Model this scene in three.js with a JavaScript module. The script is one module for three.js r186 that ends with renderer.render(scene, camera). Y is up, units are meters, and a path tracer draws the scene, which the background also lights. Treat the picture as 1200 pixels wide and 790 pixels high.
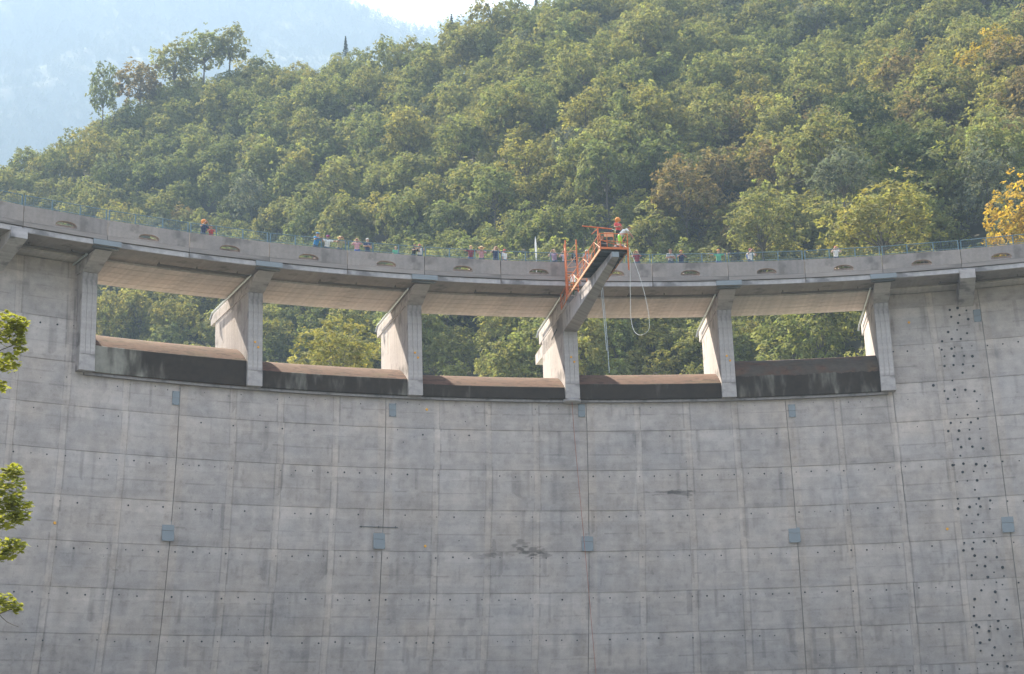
import * as THREE from 'three';
import { mergeGeometries } from 'three/addons/utils/BufferGeometryUtils.js';
import { MarchingCubes } from 'three/addons/objects/MarchingCubes.js';

// ------------------------------------------------------------------ camera, sky, sun, exposure
const scene = new THREE.Scene();
const camera = new THREE.PerspectiveCamera(23.06, 1024 / 674, 0.5, 14000);
camera.position.set(-18.006, 1.7, 35.558);
camera.up.set(0.03406, 0.96498, 0.2601);
camera.lookAt(camera.position.x - 0.00376, camera.position.y + 0.26038, camera.position.z - 0.9655);

const SUN = new THREE.Vector3(-0.576, 0.966, -0.817).normalize();      // behind the dam and to the left, 44 degrees up
const sun = new THREE.DirectionalLight(new THREE.Color().setRGB(1, 0.89, 0.70), 5);
sun.name = 'sun';
sun.position.copy(SUN).multiplyScalar(600).add(new THREE.Vector3(0, 0, -100));
sun.target.position.set(0, 20, -150);
sun.castShadow = true;
sun.shadow.mapSize.set(4096, 4096);
Object.assign(sun.shadow.camera, { left: -260, right: 260, top: 260, bottom: -260, near: 10, far: 1600 });
sun.shadow.radius = 1.5;
scene.add(sun, sun.target);

const SKY_GAIN = 0.315;
function skyTexture() {
  const w = 256, h = 128, d = new Float32Array(w * h * 4), v = new THREE.Vector3();
  for (let j = 0; j < h; j++) for (let i = 0; i < w; i++) {
    const ph = ((i + 0.5) / w) * 2 * Math.PI, lat = ((j + 0.5) / h - 0.5) * Math.PI;   // equirectangular, row 0 at the bottom
    v.set(Math.cos(lat) * Math.cos(ph - Math.PI), Math.sin(lat), Math.cos(lat) * Math.sin(ph - Math.PI));
    const c = v.dot(SUN), up = Math.max(0, v.y), t = Math.pow(up, 0.55);
    const glow = 0.75 * Math.exp(-(1 - c) * 3.2) + 1.6 * Math.exp(-(1 - c) * 26);
    let r = 0.98 + (0.74 - 0.98) * t, g = 0.92 + (0.71 - 0.92) * t, b = 0.86 + (0.78 - 0.86) * t;
    r += glow; g += glow * 0.97; b += glow * 0.9;
    if (v.y < 0) { const f = Math.min(1, -v.y * 6); r += (0.16 - r) * f; g += (0.17 - g) * f; b += (0.15 - b) * f; }
    const o = (j * w + i) * 4;
    d[o] = r * SKY_GAIN; d[o + 1] = g * SKY_GAIN; d[o + 2] = b * SKY_GAIN; d[o + 3] = 1;
  }
  const t = new THREE.DataTexture(d, w, h, THREE.RGBAFormat, THREE.FloatType);
  t.mapping = THREE.EquirectangularReflectionMapping; t.magFilter = t.minFilter = THREE.LinearFilter;
  t.wrapS = THREE.RepeatWrapping; t.needsUpdate = true;
  return t;
}
scene.background = skyTexture();
scene.environment = scene.background;
scene.fog = new THREE.FogExp2(new THREE.Color().setRGB(0.47, 0.68, 1.0), 0.0004);

const renderer = new THREE.WebGLRenderer({ antialias: true });
renderer.setSize(1024, 674);
renderer.toneMapping = THREE.LinearToneMapping;
renderer.toneMappingExposure = 8.7;
renderer.shadowMap.enabled = true;

// ------------------------------------------------------------------ helpers
function rng(seed) { let a = seed >>> 0; return () => { a = (a + 0x6D2B79F5) | 0; let t = Math.imul(a ^ (a >>> 15), 1 | a); t = (t + Math.imul(t ^ (t >>> 7), 61 | t)) ^ t; return ((t ^ (t >>> 14)) >>> 0) / 4294967296; }; }
const hash2 = (x, y, s) => { let n = Math.imul(x, 374761393) + Math.imul(y, 668265263) + Math.imul(s, 974634777); n = Math.imul(n ^ (n >>> 13), 1274126177); return ((n ^ (n >>> 16)) >>> 0) / 4294967296; };
function vnoise(x, y, s, px = 1 << 20, py = 1 << 20) {
  const xi = Math.floor(x), yi = Math.floor(y), fx = x - xi, fy = y - yi, m = (a, p) => ((a % p) + p) % p;
  const x0 = m(xi, px), x1 = m(xi + 1, px), y0 = m(yi, py), y1 = m(yi + 1, py);
  const u = fx * fx * (3 - 2 * fx), v = fy * fy * (3 - 2 * fy);
  const a = hash2(x0, y0, s), b = hash2(x1, y0, s), c = hash2(x0, y1, s), d = hash2(x1, y1, s);
  return a + (b - a) * u + (c - a) * v + (a - b - c + d) * u * v;
}
function fbm(x, y, s, o = 4, p = 1 << 20) { let a = 0, w = 0.5, t = 0; for (let i = 0; i < o; i++) { a += w * vnoise(x, y, s + i * 17, p, p); t += w; x *= 2; y *= 2; p *= 2; w *= 0.5; } return a / t; }
const sstep = (a, b, x) => { const t = Math.min(1, Math.max(0, (x - a) / (b - a))); return t * t * (3 - 2 * t); };
const used = new Map();
function numbered(name) { const n = used.get(name) || 0; used.set(name, n + 1); return n ? `${name}_${String(n).padStart(3, '0')}` : name; }
function tag(o, label, category, group, kind) { o.userData.label = label; o.userData.category = category; if (group) o.userData.group = group; if (kind) o.userData.kind = kind; return o; }
function top(o, name) { o.name = numbered(name); scene.add(o); return o; }
function struct(o, name) { o.userData.kind = 'structure'; return top(o, name); }
function mesh(name, geo, mat, parent) { const m = new THREE.Mesh(geo, mat); m.name = name; m.castShadow = m.receiveShadow = true; if (parent) parent.add(m); return m; }
const lin = (r, g, b) => new THREE.Color().setRGB(r, g, b);
const mat = (r, g, b, rough = 0.9, o = {}) => new THREE.MeshStandardMaterial({ color: lin(r, g, b), roughness: rough, ...o });
function dataTex(w, h, fn, srgb = true, repeat = true) {       // fn(x, y) -> [r, g, b] linear base colour (srgb) or a raw value
  const d = new Uint8Array(w * h * 4), e = (c) => Math.round(255 * Math.min(1, Math.max(0, srgb ? (c <= 0.0031308 ? 12.92 * c : 1.055 * Math.pow(c, 1 / 2.4) - 0.055) : c)));
  for (let y = 0; y < h; y++) for (let x = 0; x < w; x++) { const c = fn(x, y), o = (y * w + x) * 4; d[o] = e(c[0]); d[o + 1] = e(c[1]); d[o + 2] = e(c[2]); d[o + 3] = 255; }
  const t = new THREE.DataTexture(d, w, h, THREE.RGBAFormat); if (srgb) t.colorSpace = THREE.SRGBColorSpace;
  t.magFilter = THREE.LinearFilter; t.minFilter = THREE.LinearMipmapLinearFilter; t.generateMipmaps = true; t.anisotropy = 8;
  if (repeat) t.wrapS = t.wrapT = THREE.RepeatWrapping; t.needsUpdate = true; return t;
}

// the dam's own coordinates: k counts piers along the arc, R is the radius of the arc, h the height
const TH0 = -0.5988, DTH = 0.1409;
const th = (k) => TH0 + k * DTH;
const P = (k, R, h) => new THREE.Vector3(R * Math.sin(th(k)), h, -R * Math.cos(th(k)));
const Rw = (h) => { const u = (h - 28.32) / 10; return 81.91 - 0.1142 * u + 0.7691 * u * u; };
function frame(o, k, R, h) { o.position.copy(P(k, R, h)); o.rotation.y = -th(k); return o; }      // local x along the arc, y up, z towards the valley
// a closed outline of [R, h] points carried along the arc from k0 to k1
function sweep(profile, k0, k1, n = 24, caps = true) {
  const pos = [], uv = [], idx = [], N = profile.length; let s0 = 0;
  for (let e = 0; e < N; e++) {
    const a = profile[e], b = profile[(e + 1) % N], L = Math.hypot(b[0] - a[0], b[1] - a[1]), base = pos.length / 3;
    for (let i = 0; i <= n; i++) { const k = k0 + (k1 - k0) * i / n; for (const [p, s] of [[a, s0], [b, s0 + L]]) { const q = P(k, p[0], p[1]); pos.push(q.x, q.y, q.z); uv.push((k - k0) * DTH * 82, s); } }
    for (let i = 0; i < n; i++) { const o = base + i * 2; idx.push(o, o + 1, o + 2, o + 2, o + 1, o + 3); }
    s0 += L;
  }
  if (caps) {
    const tri = THREE.ShapeUtils.triangulateShape(profile.map((p) => new THREE.Vector2(p[0], p[1])), []);
    for (const k of [k0, k1]) { const base = pos.length / 3; for (const p of profile) { const q = P(k, p[0], p[1]); pos.push(q.x, q.y, q.z); uv.push(p[0], p[1]); } for (const t of tri) idx.push(base + t[0], base + t[1], base + t[2]); }
  }
  const g = new THREE.BufferGeometry();
  g.setAttribute('position', new THREE.Float32BufferAttribute(pos, 3)); g.setAttribute('uv', new THREE.Float32BufferAttribute(uv, 2)); g.setIndex(idx);
  g.computeVertexNormals(); return g;
}
// an outline of [R, h] points given a thickness along the arc, in the frame of a thing at (R0, h0)
function prism(pts, width, R0, h0, bevel = 0.02, xOff = 0) {
  const s = new THREE.Shape(pts.map(([R, h]) => new THREE.Vector2(-(R - R0), h - h0)));
  const g = new THREE.ExtrudeGeometry(s, { depth: width - 2 * bevel, bevelEnabled: bevel > 0, bevelThickness: bevel, bevelSize: bevel, bevelOffset: -bevel, bevelSegments: 1 });
  g.translate(0, 0, -(width - 2 * bevel) / 2); g.rotateY(-Math.PI / 2); g.translate(xOff, 0, 0); return g;
}
function box(w, h, d, x = 0, y = 0, z = 0) { const g = new THREE.BoxGeometry(w, h, d); g.translate(x, y, z); return g; }
function bar(a, b, r = 0.03, sides = 6) {
  const A = new THREE.Vector3(...a), B = new THREE.Vector3(...b), L = A.distanceTo(B), g = new THREE.CylinderGeometry(r, r, L, sides);
  g.applyQuaternion(new THREE.Quaternion().setFromUnitVectors(new THREE.Vector3(0, 1, 0), B.clone().sub(A).normalize()));
  g.translate((A.x + B.x) / 2, (A.y + B.y) / 2, (A.z + B.z) / 2); return g;
}
function tube(pts, r = 0.03, n = 24, sides = 6) { return new THREE.TubeGeometry(new THREE.CatmullRomCurve3(pts.map((p) => (p.isVector3 ? p : new THREE.Vector3(...p)))), n, r, sides); }
function taper(pts, r0, r1, sides = 6) {      // a limb: tapered tube
  const n = pts.length * 2, c = new THREE.CatmullRomCurve3(pts.map((p) => (p.isVector3 ? p : new THREE.Vector3(...p)))), g = new THREE.TubeGeometry(c, n, 1, sides), a = g.attributes.position, q = new THREE.Vector3();
  for (let i = 0; i <= n; i++) { const m = c.getPointAt(i / n), r = r0 + (r1 - r0) * i / n; for (let j = 0; j <= sides; j++) { const o = i * (sides + 1) + j; q.fromBufferAttribute(a, o).sub(m).multiplyScalar(r).add(m); a.setXYZ(o, q.x, q.y, q.z); } }
  return g;
}
const merge = (list) => mergeGeometries(list.map((g) => { const h = g.index ? g.toNonIndexed() : g; for (const n of Object.keys(h.attributes)) if (!['position', 'normal', 'uv'].includes(n)) h.deleteAttribute(n); return h; }), false);

// ------------------------------------------------------------------ materials
const R1 = rng(7);
function concreteTile(tone, seed, warm = 0, dark = 0) {       // tileable, 8 m wide
  return dataTex(512, 512, (x, y) => {
    const u = x / 512, v = y / 512;
    const big = fbm(u * 4, v * 4, seed, 4, 4) - 0.5, fine = fbm(u * 64, v * 64, seed + 5, 3, 64) - 0.5, streak = vnoise(u * 48, v * 3, seed + 9, 48, 3) - 0.5;
    const grain = hash2(x, y, seed) - 0.5;
    const blot = sstep(0.55, 0.78, fbm(u * 8, v * 8, seed + 33, 4, 8)) * dark;
    const t = tone * (1 + big * 0.34 + fine * 0.22 + streak * 0.20 + grain * 0.10) * (1 - 0.6 * blot);
    return [t * (1.02 + warm + big * 0.05), t * 0.95, t * (1 - warm * 1.2 - big * 0.06)];
  });
}
const tile = (t, s = 1 / 8) => { t.repeat.set(s, s); return t; };
const M = {};
M.concrete = new THREE.MeshStandardMaterial({ map: tile(concreteTile(0.37, 11, 0.05, 0.75)), roughness: 0.95 });
M.parapet = new THREE.MeshStandardMaterial({ map: tile(concreteTile(0.255, 23, 0.09, 0.6)), roughness: 0.95 });
M.soffit = new THREE.MeshStandardMaterial({ map: tile(concreteTile(0.43, 31, 0.06, 0.3)), roughness: 0.95 });
M.fascia = new THREE.MeshStandardMaterial({ map: tile(concreteTile(0.40, 47, 0.03, 0.8)), roughness: 0.95 });
M.ledge = new THREE.MeshStandardMaterial({ map: tile(concreteTile(0.24, 67, 0.05, 0.7)), roughness: 1 });
M.steelDark = mat(0.10, 0.105, 0.11, 0.6, { metalness: 0.3 });
M.plate = mat(0.21, 0.225, 0.245, 0.6, { metalness: 0.2 });
M.galv = mat(0.42, 0.44, 0.45, 0.5, { metalness: 0.4 });
M.rail = mat(0.085, 0.145, 0.18, 0.5);
M.pipe = mat(0.11, 0.09, 0.075, 0.7);
M.orange = mat(0.47, 0.115, 0.03, 0.6);
M.orangePale = mat(0.62, 0.30, 0.16, 0.6);
M.black = mat(0.025, 0.026, 0.028, 0.9);
M.hole = mat(0.045, 0.046, 0.05, 1);  // dark colour stands in for the shade inside a hole
M.white = mat(0.72, 0.72, 0.70, 0.7);
M.rope = mat(0.55, 0.54, 0.52, 0.9);
M.yellow = mat(0.75, 0.36, 0.03, 0.6);
M.groove = mat(0.13, 0.13, 0.13, 1);

// ------------------------------------------------------------------ the dam wall
const LIFT = 2.8383, LIFT0 = 6.04, JOINTS = [-1.95, -0.70, 0.570, 1.828, 3.094, 4.356, 5.630, 6.90];
const KM = -2.0, KX = 6.95, HM = 6.0, HX = 36.0, WTOP = 35.52;
const lifts = []; for (let i = 0; i < 10; i++) lifts.push(LIFT0 + i * LIFT); lifts.push(WTOP);
const mPerK = DTH * 82.2;
// seams between the formwork panels of each monolith; the lower lifts step a little
const rs = rng(101), seams = [];
for (let j = 0; j + 1 < JOINTS.length; j++) {
  const cols = []; for (let c = 1; c < 4; c++) cols.push(JOINTS[j] + (JOINTS[j + 1] - JOINTS[j]) * (c / 4 + (rs() - 0.5) * 0.03));
  seams.push(lifts.map((_, i) => cols.map((k) => k + (rs() - 0.5) * 0.010)));
}
const STRIP = 0.40 / mPerK;
// the joints lean a little along the face, as radial joints of a double-curved wall do
const SL = [[-2, 0.02], [0.558, 0.014], [1.831, 0.012], [3.103, 0.004], [4.376, -0.022], [5.648, -0.024], [7, -0.03]];
const slant = (k, h) => { let i = 0; while (i < SL.length - 2 && k > SL[i + 1][0]) i++; const t = Math.min(1, Math.max(0, (k - SL[i][0]) / (SL[i + 1][0] - SL[i][0]))); return -(28.3 - h) / 10 * (SL[i][1] + (SL[i + 1][1] - SL[i][1]) * t); };
function wallTexture() {
  const W = 2048, H = 640, tone = new Map(), rp = rng(55);
  const shade = (key) => { if (!tone.has(key)) tone.set(key, [rp() - 0.5, rp() - 0.5, rp()]); return tone.get(key); };
  const stain = [[2.44, 17.15, 0.07, 0.18, 0.5], [2.50, 17.6, 0.012, 0.5, 0.6], [2.55, 17.2, 0.10, 0.10, 0.5], [2.66, 17.95, 0.045, 0.22, 0.8], [2.73, 17.45, 0.06, 0.32, 1.0], [2.79, 17.15, 0.05, 0.16, 0.9], [2.68, 17.5, 0.03, 0.3, 0.7], [3.55, 21.42, 0.09, 0.14, 0.8], [3.66, 21.42, 0.08, 0.16, 0.9], [3.725, 21.3, 0.014, 0.35, 0.8], [1.1, 9.7, 0.03, 0.2, 0.6]];
  return dataTex(W, H, (x, y) => {
    const k = KM + (KX - KM) * (x + 0.5) / W, h = HM + (HX - HM) * (y + 0.5) / H, a = k * mPerK;
    let li = Math.floor((h - LIFT0) / LIFT); const f = (h - LIFT0) / LIFT - li, dTop = (1 - f) * LIFT;
    let j = 0; while (j < JOINTS.length - 2 && k > JOINTS[j + 1]) j++;
    const cols = seams[j][Math.max(0, Math.min(9, li))]; let c = 0; while (c < 3 && k > cols[c]) c++;
    const sh = shade(j * 1000 + li * 10 + c), mon = shade(-1 - j);
    const big = fbm(a / 9, h / 5, 3, 4) - 0.5, mid = fbm(a / 1.6, h / 1.1, 9, 4) - 0.5, fine = fbm(a * 2.2, h * 2.2, 21, 3) - 0.5, streak = fbm(a * 1.7, h / 3.5, 41, 3) - 0.5;
    const grain = hash2(x, y, 5) - 0.5, board = fbm(a * 0.7, h * 6, 25, 4) - 0.5, pit = sstep(0.68, 0.80, fbm(a * 5, h * 4, 27, 3));
    let t = 0.362 * (1 - 0.12 * pit) * (1 + board * 0.15 + big * 0.14 + mid * 0.20 + fine * 0.30 + streak * 0.24 + grain * 0.12 + sh[0] * 0.13 + mon[0] * 0.06);
    // pale laitance left in the head of each lift, broken up, with an edge of its own
    const edge = 0.78 + (vnoise(a / 0.9, li * 3.1, 71) - 0.5) * 0.25;
    if (dTop < edge) t *= 1.05 + 0.06 * vnoise(a / 1.3, h * 3, 73);
    // darker foot of the pour, water-marked, ragged
    if (f * LIFT < 0.30 + 0.5 * vnoise(a / 1.4, li * 2.3, 77) * sh[2]) t *= 0.945;
    // board joint half way up the pour, seen in places
    const mh = 0.42 + (sh[1]) * 0.05, dm = Math.abs(f - mh) * LIFT;
    if (dm < 0.04 && vnoise(a / 0.8, li * 7.7 + c, 81) > 0.42) t *= 0.74 + 0.18 * vnoise(a * 2, li, 83);
    const dm2 = Math.abs(f - 0.73) * LIFT; if (dm2 < 0.032 && vnoise(a / 0.6, li * 5.3 + c * 2, 85) > 0.6) t *= 0.86;
    // lift joint: thin darker line along both its edges
    if (f * LIFT < 0.06 || dTop < 0.03) t *= 0.86 + 0.16 * vnoise(a * 1.1, li, 87);
    // joint strips are a paler, warmer mortar with marks on both sides
    let ds = 9; for (const s of cols) ds = Math.min(ds, Math.abs(k - s) * mPerK);
    const dj = Math.min(Math.abs(k - JOINTS[j]), Math.abs(k - JOINTS[j + 1])) * mPerK;
    let warm = 0.015 + mid * 0.05 + (fbm(a / 3, h / 2, 91, 3) - 0.5) * 0.07;
    if (ds < 0.21) { t *= 1.04 + 0.07 * vnoise(a, h, 93); warm += 0.02; } else if (ds < 0.29 && vnoise(h / 0.7, a / 3, 95) > 0.40) t *= 0.80;
    if (dj < 0.55) { warm += 0.025; t *= 0.96 + 0.10 * vnoise(a * 3, h / 4, 97); }
    if (Math.abs(k + slant(k, h) - (3.443 - (26.23 - h) * 0.011)) * mPerK < 0.13 && h < 26 && h > 19.5) t *= 1.05 + 0.14 * vnoise(a * 4, h / 1.2, 99);     // white run of lime
    // water runs that start at a pour line and follow gravity
    const drop = vnoise(a * 2.6, li * 9.1, 161), len = 0.25 + 0.75 * vnoise(a * 0.9, li * 4.7, 163); if (drop > 0.72 && 1 - f < len) t *= 1 - 0.26 * sstep(0.72, 0.9, drop) * (0.5 + 0.5 * vnoise(a * 6, h * 1.5, 165));
    // fine dark runs and blots
    const run = sstep(0.70, 0.86, fbm(a * 2.4, h / 1.6, 131, 3)); t *= 1 - 0.15 * run;
    const blot = sstep(0.66, 0.80, fbm(a / 1.2, h / 0.7, 141, 4)); t *= 1 - 0.10 * blot;
    for (const [sk, s_h, wk, wh, amt] of stain) { const dx = (k + slant(k, h) - sk) / wk, dy = (h - s_h) / wh, d = dx * dx + dy * dy; if (d < 2.2) { const m = sstep(0.42, 0.62, fbm(a * 2.2, h * 8.5, 151, 5) + (1 - d) * 0.10); t *= 1 - 0.42 * amt * m; } }
    return [t * (1.085 + warm), t * 0.945, t * (0.915 - warm * 1.1)];
  }, true, false);
}
M.wall = new THREE.MeshStandardMaterial({ map: wallTexture(), roughness: 0.95 });
M.core = new THREE.MeshStandardMaterial({ color: lin(0.24, 0.235, 0.225), roughness: 1 });
function wallPatch(k0, k1, h0, h1, proud, lean, nx, nh) {       // a poured panel: curved face with returns 6 cm deep
  const pos = [], uv = [], idx = [], G = [];
  const put = (k, h, back) => { const u = (h - h0) / (h1 - h0), r = Rw(h) - proud - (1 - u) * lean + back, q = P(k + slant(k, h), r, h); pos.push(q.x, q.y, q.z); uv.push((k - KM) / (KX - KM), (h - HM) / (HX - HM)); return pos.length / 3 - 1; };
  for (let j = 0; j <= nh; j++) { G.push([]); for (let i = 0; i <= nx; i++) G[j].push(put(k0 + (k1 - k0) * i / nx, h0 + (h1 - h0) * j / nh, 0)); }
  for (let j = 0; j < nh; j++) for (let i = 0; i < nx; i++) idx.push(G[j][i], G[j][i + 1], G[j + 1][i], G[j + 1][i], G[j][i + 1], G[j + 1][i + 1]);
  const rim = [[k0, h0, k1, h0], [k1, h0, k1, h1], [k1, h1, k0, h1], [k0, h1, k0, h0]];
  for (const [ka, ha, kb, hb] of rim) { const a = put(ka, ha, 0), b = put(kb, hb, 0), c = put(ka, ha, 0.06), d = put(kb, hb, 0.06); idx.push(a, c, b, b, c, d); }
  const g = new THREE.BufferGeometry(); g.setAttribute('position', new THREE.Float32BufferAttribute(pos, 3)); g.setAttribute('uv', new THREE.Float32BufferAttribute(uv, 2)); g.setIndex(idx); g.computeVertexNormals(); return g;
}
const dam = top(new THREE.Group(), 'dam_wall');
tag(dam, 'tall curved grey concrete dam wall cast in stacked lifts below the spillway openings', 'dam');
{
  const rp = rng(202), gap = 0.003, vg = 0.004 / mPerK, jg = 0.022 / mPerK, LIP = 28.22;
  for (let j = 0; j + 1 < JOINTS.length; j++) for (let i = 0; i < lifts.length - 1; i++) {
    let h0 = lifts[i], h1 = lifts[i + 1];
    const ks = [JOINTS[j], ...seams[j][i], JOINTS[j + 1]];
    for (let c = 0; c < 4; c++) {
      // panel between two strips, then its strip
      const a = ks[c] + (c === 0 ? jg : STRIP / 2 + vg), b = ks[c + 1] - (c === 3 ? jg : STRIP / 2 + vg), pr = rp() * 0.014, ln = 0.008 + rp() * 0.022;
      const cut = (ka, kb, nm, proud, lean, nx) => {       // panels stop at the ledge below the openings
        const put = (k0, k1, ha, hb) => { if (k1 - k0 > 0.008 && hb - ha > 0.05) mesh(nm, wallPatch(k0, k1, ha + gap, hb - gap, proud, lean, nx, 2), M.wall, dam); };
        const l = Math.min(kb, -0.03), r = Math.max(ka, 5.03), ml = Math.max(ka, -0.03), mr = Math.min(kb, 5.03);
        if (ka < -0.03) put(ka, l, h0, h1);
        if (mr > ml) put(ml, mr, h0, Math.min(h1, LIP));
        if (kb > 5.03) put(r, kb, h0, h1);
      };
      cut(a, b, 'panel', pr, ln, 5);
      if (c < 3) cut(ks[c + 1] - STRIP / 2, ks[c + 1] + STRIP / 2, 'joint_strip', -0.006 + rp() * 0.008, 0.004, 1);
    }
  }
  // mass of the dam behind the panels and below them
  const prof = []; for (let h = -4; h <= 28.2; h += 2.3) prof.push([Rw(h) + 0.055, h]); prof.push([Rw(28.2) + 0.055, 28.2], [88.9, 28.2], [91, -4]);
  mesh('core', sweep(prof, KM, KX, 70), M.core, dam);
  for (const [k0, k1] of [[KM, -0.02], [5.02, KX]]) { const pr = []; for (let h = 28.2; h <= WTOP; h += 1.2) pr.push([Rw(h) + 0.055, h]); pr.push([Rw(WTOP) + 0.055, WTOP], [88.9, WTOP], [88.9, 28.2]); mesh('abutment_core', sweep(pr, k0, k1, 16), M.core, dam); }
  mesh('lower_wall', wallPatch(KM, KX, -4, LIFT0 - 0.02, 0.0, 0.0, 60, 4), M.concrete, dam);
  // flat discs coloured as dark as hole shade: rows of tie holes near the head of each lift, and the drilled field at the right
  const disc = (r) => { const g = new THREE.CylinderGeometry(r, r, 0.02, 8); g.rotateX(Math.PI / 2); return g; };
  const spots = [];
  const rh = rng(303);
  for (let i = 0; i < 9; i++) { const h = lifts[i + 1] - 0.42; if (i === 7) continue; for (let a = KM; a < KX; a += 1.12 / mPerK) { if (h > 28 && a > -0.05 && a < 5.05) continue; if (rh() < (i % 3 === 1 ? 0.25 : 0.12) || (i === 6 && rh() < 0.75)) continue; spots.push([a + slant(a, h) + (rh() - 0.5) * 0.012, h + (rh() - 0.5) * 0.10, 0.034 + rh() * 0.034]); } }
  for (let a = KM; a < KX; a += 0.85 / mPerK) if (rh() < 0.6) spots.push([a, 27.6 + (rh() - 0.5) * 0.3, 0.022 + rh() * 0.02]);
  for (let q = 0; q < 60; q++) spots.push([KM + rh() * (KX - KM), 8 + rh() * 19, 0.02 + rh() * 0.025]);
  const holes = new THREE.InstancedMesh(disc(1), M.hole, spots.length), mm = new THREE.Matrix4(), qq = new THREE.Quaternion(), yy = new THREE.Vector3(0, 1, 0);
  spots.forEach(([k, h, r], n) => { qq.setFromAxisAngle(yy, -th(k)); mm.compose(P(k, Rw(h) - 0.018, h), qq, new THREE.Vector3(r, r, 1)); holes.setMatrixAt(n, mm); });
  holes.name = 'tie_hole_dark_discs'; holes.userData.kind = 'stuff'; dam.add(holes);
  const drilled = [5.48,34.14,5.431,34.04,5.532,33.9,5.435,33.5,5.487,33.58,5.537,33.22,5.473,32.99,5.462,32.47,5.406,32.36,5.52,32.16,5.423,31.81,5.478,31.76,5.363,31.69,5.355,31.06,5.416,31.08,5.479,31.08,5.368,30.55,5.425,30.52,5.487,30.48,5.537,30.4,5.362,29.82,5.417,29.85,5.475,29.85,5.536,29.67,5.467,29.23,5.4,28.71,5.346,27.98,5.407,28.02,5.473,27.96,5.527,27.81,5.362,27.39,5.421,27.45,5.535,27.07,5.54,26.53,5.404,26.19,5.471,26.14,5.365,25.63,5.425,25.62,5.486,25.57,5.53,25.81,5.345,25.05,5.41,25.03,5.473,25.05,5.535,25.05,5.398,24.42,5.468,24.4,5.536,24.37,5.413,23.85,5.48,23.83,5.543,23.65,5.403,23.24,5.417,22.66,5.493,22.57,5.545,22.42,5.408,22.07,5.474,22.07,5.551,21.91,5.37,21.41,5.431,21.43,5.489,21.42,5.352,22.6,5.282,28.45,5.471,20.77,5.364,20.22,5.49,20.14,5.555,19.96,5.361,19.52,5.43,19.59,5.494,19.58,5.548,19.38,5.408,19.03,5.476,19.03,5.435,18.43,5.501,18.45,5.442,17.82,5.499,17.79,5.556,17.65,5.38,17.12,5.435,17.1,5.499,17.14,5.554,17.14,5.372,16.6,5.425,16.68,5.435,16.2,5.497,16.06,5.563,16.01,5.444,15.52,5.49,15.44,5.591,15.29,5.539,14.98,5.408,14.86,5.501,14.68,5.595,14.68,5.548,14.29,5.457,13.79,5.536,13.64,5.414,13.21,5.599,13.05,5.535,12.94,5.406,12.66,5.584,12.42,5.402,12.07,5.492,12.05,5.411,11.43,5.426,11.29,5.539,11.65,5.482,10.98,5.533,11.09,5.592,11.15,5.414,10.89,5.481,10.38,5.598,10.56,5.426,10.22,5.507,9.85,5.602,10.02,5.425,9.67,5.489,9.32,5.554,9.26,5.601,9.26,5.458,8.71,5.52,8.75,5.57,8.53];
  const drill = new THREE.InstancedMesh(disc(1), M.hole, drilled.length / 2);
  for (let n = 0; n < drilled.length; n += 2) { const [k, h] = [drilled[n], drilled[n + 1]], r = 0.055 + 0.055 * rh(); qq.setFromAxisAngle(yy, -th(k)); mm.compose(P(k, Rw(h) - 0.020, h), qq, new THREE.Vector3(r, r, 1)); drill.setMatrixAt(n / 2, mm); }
  drill.name = 'drill_hole_dark_discs'; drill.userData.kind = 'stuff'; dam.add(drill);
  for (const [k, h] of [[-0.10, 18.43], [2.083, 27.28], [2.078, 17.77], [5.172, 33.3], [5.287, 18.15]]) { const g = new THREE.CylinderGeometry(0.085, 0.10, 0.05, 10); g.rotateX(Math.PI / 2); frame(mesh('survey_mark', g, M.yellow, dam), k, Rw(h) - 0.03, h); }
}
// sheet metal covers over the vertical joints
function coverPlate(k, h, w, hh, label, name = 'joint_cover_plate') {
  const t = top(new THREE.Group(), name); frame(t, k, Rw(h) - 0.03, h); tag(t, label, 'cover plate', 'metal plates bolted over the vertical joints');
  t.rotation.x = 0;
  for (const s of [-1, 1]) mesh('plate', box(w, hh / 2 - 0.02, 0.035, 0, s * hh / 4, 0.02 + (s > 0 ? 0.012 : 0)), M.plate, t);
  for (const a of [-1, 1]) for (const b of [-1, 1]) { const g = new THREE.CylinderGeometry(0.025, 0.025, 0.03, 6); g.rotateX(Math.PI / 2); g.translate(a * (w / 2 - 0.06), b * (hh / 2 - 0.07), 0.06); mesh('bolt', g, M.steelDark, t); }
}
for (const [k, h] of [[0.540, 18.32], [1.795, 18.19], [3.080, 18.07], [4.362, 18.33], [5.645, 18.33]]) coverPlate(k, h, 0.82, 1.36, 'large grey metal plate bolted over a vertical joint half way down the dam');
for (const [k, h] of [[0.545, 27.03], [1.868, 27.14], [3.063, 27.4], [4.395, 27.11], [5.593, 33.42]]) coverPlate(k, h, 0.5, 0.95, 'small grey metal plate beside the upper end of a vertical joint', 'small_cover_plate');
{ const t = top(new THREE.Group(), 'steel_rod'); frame(t, 1.790, Rw(19.02) - 0.06, 19.02); tag(t, 'thin dark steel rod fixed level across the joint above a plate', 'rod');
  mesh('rod', bar([-1.35, 0, 0.02], [1.35, -0.03, 0.02], 0.025), M.steelDark, t); for (const x of [-1.25, 0, 1.2]) mesh('clip', box(0.06, 0.12, 0.06, x, 0, 0), M.steelDark, t); }

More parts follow.
